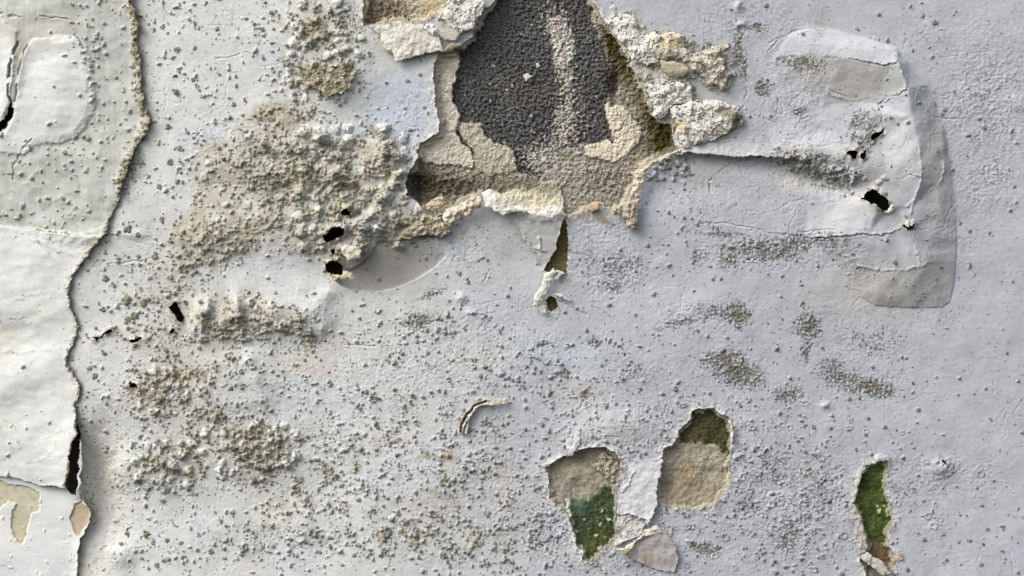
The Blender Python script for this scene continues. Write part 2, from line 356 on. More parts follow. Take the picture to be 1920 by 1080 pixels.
rc = np.random.RandomState(21)
def hair(x, y, a, L, lift, dark, br=1):
    pts = [(x, y)]; a0 = a
    for _ in range(int(L/9)):
        a = a0+(a-a0)*.6+rc.randn()*.38; x += 9*math.cos(a); y += 9*math.sin(a); pts.append((x, y))
        if br and rc.rand() < .12: hair(x, y, a+rc.choice([-1, 1])*rc.uniform(.6, 1.2), L*.35, lift, dark, 0)
    if len(pts) < 3: return
    if lift: F.ridge(pts, lift, 1.5, rough=1.1)
    F.crack(pts, .7, 1.0, lin(92,90,78), dark)
for x0, x1, y0, y1, n, am in [(1500,1760,90,560,34,0),(1380,1560,100,440,16,0),(940,1060,420,560,5,.5),(640,900,180,260,5,0),(200,420,420,520,4,0),(1050,1240,740,900,8,0),(850,1300,420,720,9,0),(1650,1900,20,400,8,0),(1650,1900,560,1060,6,0),(300,560,20,200,5,0)]:
    for _ in range(n):
        hair(rc.uniform(x0, x1), rc.uniform(y0, y1), rc.choice([rc.uniform(-.5, .5), rc.uniform(1.1, 2.0)]), rc.uniform(35, 130), .7 if (x0 == 1500 and rc.rand() < .5) else 0, rc.uniform(.25, .6))
# --- colour of the coat: creamy white to the left, cooler grey to the right, blue-ish washes, grime, painted shading
t = sst(500, 1250, X+80*noise(X, Y, 200, seed=11))[..., None]
F.C[:] = lin(208,210,207)*(1-t)+lin(177,180,187)*t
F.tint(.38*sst(-.1, .7, noise(X, Y, 120, sx=1.6, seed=12)+.35*noise(X, Y, 30, seed=13))*sst(1500, 400, X)*sst(250, 420, X), BLUE)
F.tint(.35*sst(.1, .8, noise(X, Y, 70, sx=2.2, seed=14))*sst(1300, 700, X)*sst(500, 640, Y), lin(206,200,186))
for cx, cy, rx, ry, a in [(760,205,52,50,.95),(745,165,50,36,.6),(520,500,60,30,.35),(560,560,60,30,.2),(1050,660,90,20,.4),(840,480,60,70,.3)]:
    F.tint(a*F.blob(cx, cy, rx, ry), lin(192,201,214))
for cx, cy, rx, ry, a in [(550,685,45,16,.9),(610,700,22,9,1),(735,740,26,8,.7),(945,655,14,12,.7),(940,890,26,14,.8),(960,940,24,20,.5),(770,950,50,30,.4),(830,950,50,18,.5),(1095,740,22,16,.6),(1480,275,14,12,.9),
                          (1110,985,20,14,.4),(1310,860,40,60,.15),(1860,690,70,200,.1),(900,1000,60,20,.4),(1500,870,40,20,.4)]:
    F.tint(.6*a*F.blob(cx, cy, rx, ry)*(.7+.6*noise(X, Y, 14, seed=124)), PEACH)
F.tint(.55*F.blob(1150,800,80,50), lin(203,203,203)); F.tint(.6*F.blob(1045,215,0.1,0.1), WHITE)
w, d, sg, al = F.line([(1262,288),(1330,285),(1420,288),(1500,290),(1590,285)], 40)
F.tint(.7*np.where(sg < 0, np.exp(-(d/13)**2), np.exp(-(d/4)**2))*(.7+.5*noise(X[w], Y[w], 16, seed=161)), lin(208,207,200), w)
F.tint(.9*F.blob(838,858,14,7), lin(150,110,50)); F.tint(.8*F.blob(800,858,18,4), lin(150,140,100)); F.tint(.6*F.blob(815,925,26,6,20), lin(150,140,105))
F.tint(.8*F.blob(1130,412,26,7,25), lin(140,120,80)); F.tint(.5*F.blob(1090,405,20,14), TAN)
F.C *= (1+.05*noise(X, Y, 3.2, seed=120)+.05*noise(X, Y, 11, seed=121)+.05*noise(X, Y, 38, seed=122)+.03*noise(X, Y, 5, sx=7, seed=123))[..., None]
# warm grime of the loosened areas, with shade painted into slump, fold and blister
grime_shade = np.zeros_like(F.Z)
for cx, cy, rx, ry, a in [(1545,130,70,40,.55),(1600,150,80,40,.5),(1540,45,40,40,.3),(1500,330,70,30,.55),(1620,540,110,50,.5),(1730,520,60,60,.35),(1745,300,35,110,.35),(1640,330,90,80,.35),
                          (740,500,100,45,.5),(1320,320,100,40,.3),(640,60,100,60,.45),(190,900,50,110,.55),(380,640,140,60,.4),(450,598,130,44,1.0),(590,110,60,90,.5),(330,520,70,60,.45),(320,660,80,40,.5),(400,780,120,40,.45),(330,870,90,40,.4),(480,840,90,60,.5),(800,420,60,26,.7),(1270,150,120,110,.35),(460,730,60,50,.3),(980,460,70,70,.15)]:
    grime_shade = np.maximum(grime_shade, a*F.blob(cx, cy, rx, ry))
F.tint(grime_shade, lin(172,168,155))
F.tint(.9*sst(4, -3, blm)*sst(470, 560, Y)*.45, lin(160,157,152))  # lower blister painted darker, for its shaded underside
F.tint(.6*F.blob(1580,80,90,14,8)+.5*F.blob(1670,230,40,70)+.4*F.blob(1600,400,50,20,-30)+.4*F.blob(1240,560,110,40,-20), lin(205,209,214))  # paler patches, mostly lit facets of the blister painted in

F.tint(.4*sst(8, -22, blm)*sst(1690, 1760, X), lin(160,159,157)); F.tint(.75*F.blob(1615, 155, 66, 30), lin(160,159,150)); F.tint(.6*F.blob(1580, 405, 50, 26, -25)+.5*F.blob(1690, 250, 24, 50), lin(204,205,202))  # painted shading: darker right flank and upper zone, paler lit facets
F.tint(.75*sst(3, -8, sag)*sst(440, 480, Y), lin(156,153,147))  # shade of the slump under the crust, painted as a grey-brown tint
# --- where the coat has crusted and pimpled
den = np.zeros_like(F.Z)
DEN = [(560,330,150,80,1.3,10),(640,380,90,60,1.3,0),(700,300,60,60,1.2,0),(430,450,110,40,1.1,-20),(350,480,50,60,.8,0),(520,220,45,22,1.1,0),(600,60,56,60,1.1,0),(650,110,30,50,.8,0),(480,60,60,50,.35,0),(620,150,50,30,1.2,0),(540,30,50,50,.5,0),
       (430,330,90,50,.7,0),(300,560,90,60,.45,0),(430,605,110,44,.85,0),(560,140,50,60,.7,0),(560,210,60,30,.7,0),(330,540,60,60,.6,0),(310,640,70,30,.6,0),(400,780,60,30,.7,20),(380,820,60,40,.7,0),(560,620,40,40,1.1,-30),(520,650,70,20,.6,0),(330,720,90,50,1.0,0),(300,760,60,40,.6,0),(320,870,80,40,1.1,-10),(270,900,30,30,.9,0),
       (480,840,70,60,1.2,30),(430,700,60,50,.5,0),(590,830,70,80,.4,0),(650,880,110,80,.55,0),(720,830,90,70,.5,0),(840,880,90,60,.5,0),(560,930,60,60,.5,0),(660,960,90,50,.55,0),(520,1010,160,50,.5,0),
       (760,1000,120,50,.75,0),(900,1020,120,50,.6,0),(700,750,140,40,.35,0),(900,800,90,50,.4,0),(820,640,160,50,.3,0),(1000,700,150,60,.28,0),(1150,640,60,60,.15,0),(1040,880,60,120,.3,0),(980,980,80,60,.5,0),(860,750,60,30,.3,0),
       (1250,330,50,25,.5,0),(1500,300,60,18,.6,10),(1560,330,50,24,.7,20),(780,430,60,26,1.2,-15),(170,420,60,40,.2,0),(220,760,80,30,.4,0),(360,150,90,110,.16,0),(330,20,60,26,.4,0),(1620,250,40,40,.4,0),
       (320,1040,120,40,.22,0),(1280,440,60,40,.15,0),(230,490,60,30,.4,0),(250,630,70,20,.5,0)]
for cx, cy, rx, ry, a, an in DEN: den = np.maximum(den, a*F.blob(cx, cy, rx, ry, an))
den = np.clip(den*1.15, 0, 1.5)
patch = sst(-.1, .55, noise(X, Y, 28, seed=15)+.9*noise(X, Y, 12, seed=16)+.25*(den-.5))
inframe = sst(-60, 0, X-100)
CR = F.sdf([(350,470),(335,430),(362,400),(365,330),(375,280),(440,260),(480,200),(540,195),(560,240),(620,250),(660,262),(735,240),(752,290),(756,370),(785,410),(830,425),(800,450),(720,462),(665,475),(640,500),(600,490),(520,465),(440,480),(400,500)], 40)
crm = sst(14, -10, CR)
big_l = np.zeros_like(F.Z)
rb = np.random.RandomState(5)
for x_, y_, r_ in [(rb.uniform(560, 760), rb.uniform(235, 470), rb.uniform(6, 13)) for _ in range(150)]+[(rb.uniform(360, 620), rb.uniform(250, 480), rb.uniform(5, 9)) for _ in range(20)]+[(rb.uniform(540, 660), rb.uniform(60, 190), rb.uniform(5, 10)) for _ in range(40)]+[(rb.uniform(780, 830), rb.uniform(390, 440), rb.uniform(5, 9)) for _ in range(16)]+[(rb.uniform(260, 360), rb.uniform(690, 780), rb.uniform(4, 8)) for _ in range(40)]+[(rb.uniform(350, 540), rb.uniform(565, 640), rb.uniform(4, 9)) for _ in range(46)]+[(1490+q_*1.4+rb.randn()*7, 300+q_*.38+rb.randn()*9, rb.uniform(3.5, 8)) for q_ in rb.uniform(0, 110, 46)]+[(rb.uniform(1225, 1290), rb.uniform(288, 345), rb.uniform(3, 7)) for _ in range(24)]+[(rb.uniform(1130, 1180), rb.uniform(15, 75), rb.uniform(3, 6)) for _ in range(14)]+[(rb.uniform(250, 360), rb.uniform(830, 915), rb.uniform(4, 9)) for _ in range(44)]+[(rb.uniform(380, 560), rb.uniform(780, 900), rb.uniform(5, 9)) for _ in range(44)]+[(rb.uniform(540, 680), rb.uniform(0, 180), rb.uniform(4, 9)) for _ in range(30)]+[(rb.uniform(410, 540), rb.uniform(800, 890), rb.uniform(4, 7)) for _ in range(40)]:
    stamp(F, [(x_, y_, r_)], .55, None, rb)
den = np.maximum(den, crm*(.40+.24*sst(440, 620, X)))
crust = sst(.55, 1.0, den*(.65+.5*patch))
crr = .45+.55*sst(440, 600, X)+.0*Y
F.Z += 9*sst(.2, 1, den)*crm*noise(X, Y, 58, seed=152)+crr*crust*(5.0*fbm(X, Y, 26, 3, .6, seed=17)+2.6*np.abs(noise(X, Y, 9, seed=18)))
F.tint(.5*crm*sst(-.6, .4, noise(X, Y, 34, seed=153)), lin(172,168,152))
F.tint(.8*sst(.3, 1.1, den*(.4+.8*patch)), lin(172,167,146)); F.tint(.55*crm*sst(-.5, .3, noise(X, Y, 40, seed=77)+.5*noise(X, Y, 14, seed=78)), lin(172,167,148)); F.tint(.45*crm*sst(560, 400, X), lin(190,187,174))
dn = den*(.34+1.3*patch)+.012
F.tint(.34*sst(.15, .8, dn), lin(160,157,142))

# --- wormy micro flaking
micro = np.zeros_like(F.Z)
for cx, cy, rx, ry, a in [(1850,190,80,120,1.15),(1850,330,60,70,1),(1740,60,60,50,.5),(1800,430,60,60,.4),(1400,40,120,50,.6),(1330,120,60,60,.6),(1480,180,80,90,.7),(1360,340,120,90,.4),(1450,470,130,40,.9),(1130,430,60,30,1),(1140,520,60,50,.9),(1170,480,70,60,.5),
                          (1320,590,90,30,.8),(1380,590,26,26,1.2),(1515,620,28,40,1.1),(1370,690,55,30,1.3),(1620,720,70,30,1.1),(1610,640,90,60,.5),(820,690,200,60,.6),(1180,700,60,40,.8),(850,620,150,60,.45),
                          (870,470,70,70,.5),(650,720,200,50,.4),(1300,880,250,130,.7),(1150,1000,200,90,.8),(1480,950,150,120,.9),(1700,900,90,60,.5),(760,200,50,50,.5),(420,270,60,50,.8),(520,300,60,60,.8),(440,40,30,30,.6),
                          (1770,880,36,26,1.1),(1850,900,40,40,.6),(1720,1000,90,70,.3),(1000,650,100,40,.5),(1640,600,120,40,.4),(270,740,60,26,.9),(1480,740,40,25,.9),(900,900,140,100,.5),(600,760,180,120,.3)]:
    micro = np.maximum(micro, a*F.blob(cx, cy, rx, ry))
micro = np.clip(micro*(.55+.8*sst(-.5, .5, noise(X, Y, 20, seed=19))), 0, 1.2)
wv = noise(X, Y, 5.5, sx=1.25, seed=20)+.5*noise(X, Y, 2.9, seed=21)
F.Z += micro*(.75*sst(-.05, .2, wv)+.6*sst(.3, .5, noise(X, Y, 8, seed=22)))
net = np.exp(-(noise(X, Y, 7.5, sx=1.15, seed=90)/.13)**2)
F.tint(.62*micro*net*sst(-.1, .6, noise(X, Y, 17, seed=91)+.3), lin(96,97,92)); F.Z -= .6*micro*net
F.Z += .2*sst(.1, .35, wv)*sst(-.3, .5, noise(X, Y, 60, seed=23))

# --- mould: black-olive specks in loose patches
mould = np.zeros_like(F.Z)
MOULD = [(1382,590,28,22,1,20),(1345,585,40,16,.55,-15),(1270,605,60,12,.45,-15),(1515,612,22,26,.95,0),(1512,660,10,22,.7,0),(1350,672,36,14,1,-10),(1385,700,50,24,1,25),(1560,690,26,20,.6,0),(1640,728,40,16,1,10),
         (1590,715,60,18,.7,20),(1640,640,60,30,.35,0),(785,603,28,14,1,-5),(815,550,26,7,.7,-20),(1440,470,70,22,.75,0),(1490,455,40,16,.8,0),(1370,480,26,30,.6,0),(1310,480,20,20,.5,0),(1310,580,20,8,.4,0),
         (1430,165,14,16,1.1,0),(1340,100,26,16,.8,20),(1387,90,10,40,.8,0),(1500,120,50,14,.8,10),(1420,50,16,8,.9,0),(1395,130,10,30,.6,0),(1160,500,60,30,.45,0),(1100,490,30,40,.3,0),(1145,540,26,16,.5,0),
         (1020,645,10,6,1,0),(1115,640,14,10,.8,20),(1060,700,9,8,.9,0),(1098,740,8,12,1,40),(1480,740,30,16,.6,0),(730,825,20,14,.5,0),(1010,420+230,8,4,.7,0),(650,35,30,40,.5,0),(240,310,30,50,.6,0),
         (1190,700,30,20,.35,0),(870,470,40,50,.2,0),(1400,950,26,14,.6,20),(1320,1030,30,12,.8,10),(1480,1010,20,40,.6,0),(1450,880,60,40,.35,0),(1550,920,40,60,.35,0),(820,640,200,60,.16,0),(880,720,150,50,.14,0),
         (1060,970,30,30,.2,0),(1340,870,60,60,.2,0),(1700,920,60,30,.25,0),(900,860,140,60,.18,0),(1500,300,60,22,.6,10),(1560,340,40,18,.6,10),(1615,240,30,50,.5,0),(1500,210,16,10,.7,0),(1300,400,60,60,.2,0),(1850,300,60,150,.08,0),
         (1550,450,60,20,.4,10),(1590,500,60,20,.3,30),(560,560,60,30,.1,0),(1440,600,60,60,.12,0),(1360,440,90,10,.4,5)]
for cx, cy, rx, ry, a, an in MOULD: mould = np.maximum(mould, a*F.blob(cx, cy, rx, ry, an))
sp = noise(X, Y, 4.6, sx=1.2, seed=24)+.6*noise(X, Y, 2.6, seed=25)+.45*noise(X, Y, 13, seed=26)
mould = np.clip(mould*1.25, 0, 1.1)
mould = np.maximum(mould, .22*np.clip(den, 0, 1)+.2*sst(420, 700, Y)*sst(1700, 1200, X)*sst(-.3, .5, noise(X, Y, 45, seed=160)))
mk = np.maximum(sst(.0, .35, sp-.86+1.2*mould), sst(.12, .5, mould*(.8+.6*noise(X, Y, 15, seed=92)))*np.exp(-(noise(X, Y, 6.5, seed=93)/.17)**2)*1.0)
F.tint(.88*mk, lin(66,65,54)); F.Z += mould*1.6*noise(X, Y, 5, seed=30)-1.2*mk
F.tint(.3*sst(.3, 1, mould), lin(152,151,138))
for cx, cy, r in [(1372,680,20),(1385,592,14),(1650,722,20),(1512,625,10),(1150,80,10)]: F.tint(.6*F.blob(cx, cy, r, r*.7)*sst(-.2, .5, sp), lin(96,82,36))

# --- pimples and popped rings pressed into the coat
rng = np.random.RandomState(11)
N1 = np.zeros_like(F.Z)
lr = np.maximum.reduce([a*F.blob(cx, cy, rx, ry) for cx, cy, rx, ry, a in [(1320,900,230,110,.5),(1480,960,120,100,.5),(1180,1000,160,70,.5),(1080,800,70,50,.35),(1450,480,90,30,.25),(1000,1000,90,60,.5)]])*sst(-.3, .4, noise(X, Y, 22, seed=170)+.5*noise(X, Y, 9, seed=171))
box = (110, 1925, -5, 1085)
stamp(F, scatter(F, np.clip(dn*.75, 0, 1), 80000, box, (1.5, 4.2), rng), .85, N1, rng)
loose = sst(-.2, .6, noise(X, Y, 60, seed=27))*sst(1750, 500, X)*1.0+.12
loose = loose*(.2+1.6*sst(0, .5, noise(X, Y, 16, seed=151)))
stamp(F, scatter(F, np.clip(loose*sst(420, 650, Y), 0, 1)*.7, 5000, box, (1.8, 4.2), rng), .8, N1, rng)
ringd = np.maximum.reduce([a*F.blob(cx, cy, rx, ry) for cx, cy, rx, ry, a in [(1330,850,200,90,.9),(1500,820,110,60,.8),(1450,960,150,90,.9),(1150,780,90,50,.6),(1180,830,70,40,.8),(1280,1010,120,60,.7),(850,940,160,80,.4),(1700,930,90,80,.4),(1020,950,50,80,.5)]])
stamp(F, scatter(F, ringd, 2600, box, (2.6, 6.0), rng), 1.5, None, rng, ring=True)
RG = np.zeros_like(F.Z)
for x_, y_, r_ in scatter(F, ringd, 900, box, (3.5, 6.5), rng):
    w = F.win(x_-14, x_+14, y_-14, y_+14); d_ = np.hypot(F.WX[w]-x_, (F.WY[w]-y_)*1.1)/r_
    F.Z[w] += 1.7*np.exp(-((d_-1)/.22)**2)-.8*np.exp(-(d_/.6)**2); RG[w] = np.maximum(RG[w], np.exp(-((d_-1.32)/.16)**2)+.7*np.exp(-((d_-.7)/.14)**2))
F.tint(.65*RG, lin(100,101,96))
stamp(F, scatter(F, np.clip(lr, 0, 1), 16000, (900, 1720, 430, 1085), (1.5, 3.6), rng), .85, N1, rng)
stamp(F, scatter(F, ringd*.8, 9000, box, (1.3, 3.2), rng), .8, N1, rng)
warm = sst(1150, 600, X)[..., None]
ncol = (lin(130,128,114)*warm+lin(116,118,116)*(1-warm))*(1+.3*noise(X, Y, 30, seed=28)+.35*noise(X, Y, 7, seed=94))[..., None]
ncol = ncol*(1-.5*crm[..., None])+lin(172,167,149)*.5*crm[..., None]
m = np.clip(N1*.74, 0, 1)[..., None]; F.C = F.C*(1-m)+ncol*m
ol = sst(.1, .7, noise(X, Y, 48, seed=29))*sst(.4, 1.1, den)
F.tint(.22*ol, lin(136,130,102))
for cx, cy, rx, ry, a in [(270,745,36,24,.7),(520,215,40,26,.55),(345,705,40,22,.6),(590,45,26,36,.5),(655,345,34,14,.6),(350,430,40,40,.35),(780,415,34,14,.5),(480,830,40,26,.25),(590,130,20,24,.6)]:
    F.tint(.6*a*F.blob(cx, cy, rx, ry), lin(150,132,100))
for x_, y_, r_ in scatter(F, np.full_like(F.Z, .5)*(.4+.6*sst(-.3, .4, noise(X, Y, 50, seed=130))), 5200, box, (.8, 1.9), rng):
    w = F.win(x_-4, x_+4, y_-4, y_+4); d_ = np.hypot(F.WX[w]-x_, F.WY[w]-y_); F.tint(.75*(d_ < r_), lin(92,91,80), w)
# the small crumpled swelling far right and stray blobs
F.bump(1768, 880, 24, 18, 5)
w = F.win(1730, 1800, 850, 912); F.Z[w] += F.blob(1766, 882, 26, 17)[w]*6*np.abs(noise(X[w], Y[w], 15, seed=88))

# --- cutting the holes, lifting the broken rims
hole = np.full_like(F.Z, 60)
for h in BIG_HOLES: hole = np.minimum(hole, F.sdf(h, 60))
pit = np.full_like(F.Z, 30)
for h in PITS: pit = np.minimum(pit, F.sdf(h, 30))
rim = np.exp(-np.clip(hole, 0, 60)/7)
lowr = np.exp(-np.clip(np.minimum(F.sdf(H3, 60), F.sdf(H4, 60)), 0, 60)/12)
F.Z += lowr*(2.5*np.clip(noise(X, Y, 22, seed=165), -.4, 1)+2*np.abs(noise(X, Y, 10, seed=166))); F.tint(.4*lowr*sst(-.3, .4, noise(X, Y, 14, seed=167)), lin(205,202,196))
F.Z += rim*(2.0+3.5*np.clip(noise(X, Y, 16, seed=41), -.3, 1)+1.8*noise(X, Y, 6, seed=42))
F.tint(.55*np.exp(-np.clip(hole, 0, 60)/5), CHALK)
prim = np.exp(-np.clip(pit, 0, 30)/4)
F.Z += prim*(3.2+3*noise(X, Y, 9, seed=43)); F.tint(.5*prim, lin(190,184,166))
F.tint(.7*sst(14, 2, pit)*sst(0, .5, noise(X, Y, 12, seed=44)), lin(110,100,74))
underA = F.sdf(EDGE_A+BOT_A[:1]+[(-60,916),(-60,-60)], 40, warp=False)
lim = np.interp(Y, [-60,220,340,437,523,720,815,1080], [222,250,205,175,105,120,150,138])
F.K = (hole > 0) & (pit > 0) & (X > lim)
# dirt collected along the foot of the left sheet, and a wider brown band low down
edgeAll = EDGE_A[:-4]+[(148,830),(150,920),(168,960),(150,1010),(146,1085)]
w, d, sg, al = F.line(edgeAll, 60, warp=True)
F.Z[w] -= 1.5*np.exp(-d/16)
F.tint(.95*np.exp(-d/(7+4*noise(X[w], Y[w], 24, seed=159)))*(.6+.6*noise(X[w], Y[w], 12, seed=45)), lin(120,112,88), w)
F.tint(.35*np.exp(-d/22)*sst(700, 860, Y[w]), lin(140,132,108), w)

# --- labels of the parts
F.L[:] = 0
F.L[(F.sdf([(345,470),(330,420),(345,330),(380,270),(430,225),(480,195),(550,190),(600,230),(650,250),(735,240),(750,300),(752,370),(790,410),(830,425),(800,450),(720,462),(660,475),(640,500),(600,480),(520,465),(440,480)], 20, warp=True) < 0) & (sag > 0)] = 1
F.L[F.sdf([(225,700),(300,660),(380,670),(430,720),(500,780),(555,850),(545,900),(470,890),(420,900),(370,910),(300,920),(250,900),(240,850),(280,800),(240,760)], 20) < 0] = 2
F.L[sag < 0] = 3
F.L[blm < 0] = 4
for k, (cx, cy, rx, ry, an) in enumerate([(1382,590,34,26,20),(1515,622,26,40,0),(1375,690,62,30,15),(1620,720,66,26,15),(785,603,34,17,-5)]):
    F.L[(F.blob(cx, cy, rx, ry, an) > .37)] = 5+k
pn = {0:'paint_film',1:'salt_crust',2:'salt_crust',3:'slumped_paint',4:'blister',5:'mould_patch',6:'mould_patch',7:'mould_patch',8:'mould_patch',9:'mould_patch'}
pl = {1:'thick tan crust of bubbled paint left of the big hole',2:'lumpy crust of grey-tan salt nodules low on the left',3:'smooth grey slumped paint below the crust',
      4:'creased grey-white paint blister with torn black openings',5:'olive mould specks right of centre',6:'upright grey mould patch',7:'olive-brown mould patch, largest of the lot',8:'long mould patch furthest right',9:'small dark mould patch left of centre'}
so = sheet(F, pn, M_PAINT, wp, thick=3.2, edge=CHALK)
for k, o in so.items():
    if k in pl: o['label'] = pl[k]
MAIN = F

# --- nodules standing proud of the coat: the hundred largest each a mesh of its own, the rest one mesh
def ico():
    t = (1+5**.5)/2
    v = np.array([(-1,t,0),(1,t,0),(-1,-t,0),(1,-t,0),(0,-1,t),(0,1,t),(0,-1,-t),(0,1,-t),(t,0,-1),(t,0,1),(-t,0,-1),(-t,0,1)], float); v /= np.linalg.norm(v[0])
    f = [(0,11,5),(0,5,1),(0,1,7),(0,7,10),(0,10,11),(1,5,9),(5,11,4),(11,10,2),(10,7,6),(7,1,8),(3,9,4),(3,4,2),(3,2,6),(3,6,8),(3,8,9),(4,9,5),(2,4,11),(6,2,10),(8,6,7),(9,8,1)]
    v = list(map(tuple, v))
    for _ in range(2):
        cache = {}; nf = []
        def mid(a, b):
            k = (min(a, b), max(a, b))
            if k not in cache:
                p = np.array(v[a])+np.array(v[b]); p /= np.linalg.norm(p); v.append(tuple(p)); cache[k] = len(v)-1
            return cache[k]
        for a, b, c in f:
            ab, bc, ca = mid(a, b), mid(b, c), mid(c, a); nf += [(a,ab,ca),(b,bc,ab),(c,ca,bc),(ab,bc,ca)]
        f = nf
    return np.array(v), np.array(f)
IV, IF = ico()
def lump(rng, lobes=5, rough=.35):
    v = IV.copy(); s = np.ones(len(v))
    for _ in range(lobes*3):
        d = rng.randn(3); d /= np.linalg.norm(d); s += rough*rng.uniform(-.7, .9)*np.exp((v@d-1)*rng.uniform(4, 12))
    return v*s[:, None]*np.array([rng.uniform(.8, 1.2), rng.uniform(.8, 1.2), .85])
LUMPS = [lump(rng) for _ in range(24)]
def lump_cloud(name, pts, F, mat, parent, colf, sink=.0, squash=.7):
    VV = []; FF = []; CC = []; n = 0
    for x, y, r in pts:
        i, j = F.at(x, y)
        if not F.K[i, j]: continue
        L_ = LUMPS[rng.randint(len(LUMPS))]; a = rng.uniform(0, 6.28); c, s_ = math.cos(a), math.sin(a)
        p = np.stack([L_[:, 0]*c-L_[:, 1]*s_, L_[:, 0]*s_+L_[:, 1]*c, L_[:, 2]*squash], 1)*r
        VV.append(p+np.array([x, y, F.Z[i, j]+r*sink])); FF.append(IF+n); n += len(IV)
        CC.append(np.repeat((colf(x, y)*rng.uniform(.8, 1.15))[None], len(IV), 0))
    return mesh_obj(name, np.concatenate(VV), np.concatenate(FF), np.concatenate(CC), mat, parent)
def ncolf(x, y):
    w_ = min(max((1150-x)/550, 0), 1)
    return lin(136,134,120)*w_+lin(116,118,114)*(1-w_)
cand = scatter(F, np.clip(dn*.5, 0, 1), 14000, box, (1.5, 3.7), rng, F.K)
cand2 = scatter(F, np.clip(loose*.5+.05, 0, 1)*sst(330, 420, Y), 1400, box, (1.5, 3.4), rng, F.K)
big = [(332,92,7.5),(325,107,5.5),(316,238,6.5),(338,279,7),(318,304,7),(299,349,6.5),(335,338,8),(330,172,7),(370,162,5.5),(362,150,4.5),(303,52,4.5),(290,57,5),(408,55,5),(412,140,4),(439,197,5),(430,184,4),(462,190,4.5),
       (240,430,9),(303,411,6),(258,440,5),(238,562,11),(270,563,12),(192,580,6),(238,600,8),(252,592,9),(168,690,6),(193,662,7),(178,706,6),(290,480,8),(198,523,7),(213,536,5),(240,1002,7),(274,1001,8),(287,1018,5),(313,1013,5),
       (340,1018,5),(343,1043,6),(308,1051,5),(294,1060,6),(395,1034,6),(228,1020,6),(263,817,6),(296,829,7),(303,832,6),(314,918,7),(305,938,6),(247,957,4),(505,845,7),(563,900,7),(574,938,5),(640,910,6),(652,920,5),
       (897,489,3.5),(914,487,3.5),(861,513,4.5),(878,530,4),(1056,694,5),(1054,698,4),(1338,525,4),(1437,12,5),(1753,43,6),(1731,31,5),(1748,107,4.5),(1767,213,4),(1772,208,5),(1755,285,3.5),(1752,195,4),(1712,95,4),
       (1845,239,3.5),(1902,349,4),(1818,434,4),(1855,437,4.5),(1800,419,4),(1677,491,5),(1761,502,4.5),(1598,477,4),(1733,940,4),(1842,888+60,4),(1852,994,4),(1840,1060,4.5),(1820,1014,4),(1858,786,4),(1880,1033,4),(1776,1052,4),(1700,1068,5),
       (1733,1012,4.5),(1768,1003,4.5),(1799,1017,3.5),(1630,786,4.5),(1557,802,4.5),(1525,800,4),(1509,798,5),(1605,843,4.5),(1622,816,4),(1658,800,4.5),(1530,855,4.5),(1345,430,5),(1352,160,5),(1300,168,5)]
cols = sorted(list(map(tuple, cand))+list(map(tuple, cand2)), key=lambda p: -p[2])
big = (big+cols)[:100]; rest = cols[100-len(big) if False else 0:]
lump_meshes = []
for k in range(10):
    VV = []; FF = []; nn_ = 0
    for q in range(rng.randint(5, 9)):
        L_ = LUMPS[rng.randint(24)]; rr = rng.uniform(.3, .55); an = rng.uniform(0, 6.28); ds_ = rng.uniform(.1, .75) if q else 0
        VV.append(L_*rr*np.array([1, 1, .75])+np.array([math.cos(an)*ds_, math.sin(an)*ds_, 0])); FF.append(IF+nn_); nn_ += len(IV)
    V_ = np.concatenate(VV)
    me = mesh_obj('salt_nodule', V_+np.array([960, 540, 0]), np.concatenate(FF), np.repeat(((lin(138,136,120) if k < 5 else lin(118,120,118))*rng.uniform(.75, 1.1))[None], len(V_), 0), M_CRUMB)
    lump_meshes.append(me.data); bpy.data.objects.remove(me)
for n_, (x, y, r) in enumerate(big):
    i, j = F.at(x, y)
    o = bpy.data.objects.new('salt_nodule', lump_meshes[n_ % 5+(5 if x > 850 else 0)]); COL.objects.link(o); o.parent = wp
    o.location = ((x-960)*S, -(F.Z[i, j]+r*.1)*S, (540-y)*S); o.scale = (r*1.0, r*.7, r*1.0); o.rotation_euler = (0, rng.uniform(0, 6.28), 0)
o = lump_cloud('salt_nodules', rest[20:], F, M_CRUMB, wp, ncolf); o['kind'] = 'stuff'; o['label'] = 'thousands of small grey-tan salt nodules dotted over the paint'

# ================================================================== THE LEFT PAINT SHEETS
def left_common(F, z0):
    X, Y = F.X, F.Y
    F.Z = z0+3.5*noise(X, Y, 170, seed=101)+1.4*noise(X, Y, 60, seed=102)+.3*noise(X, Y, 14, sx=2, seed=103)+.12*noise(X, Y, 4, seed=104)
    F.C[:] = LEFTW
    F.tint(.5*sst(-.1, .7, noise(X, Y, 60, sx=3, seed=105)), lin(231,230,219)); F.tint(.35*sst(.1, .8, noise(X, Y, 90, seed=106)), lin(220,224,224))
tA = thing('paint_sheet', 'thick creamy white paint sheet peeling along a crusted ragged edge, upper left', 'paint sheet', 130, 400, 16)
LEFTW = lin(217,220,217)
A = Field(-5, 320, -5, 940, 1.25, margin=900); A_in = (A.X < 330)
left_common(A, 3); X, Y = A.X, A.Y
polyA = [(-950,-950),(247,-950)]+EDGE_A+BOT_A+[(-950,892)]
sA = A.sdf(polyA, 60)
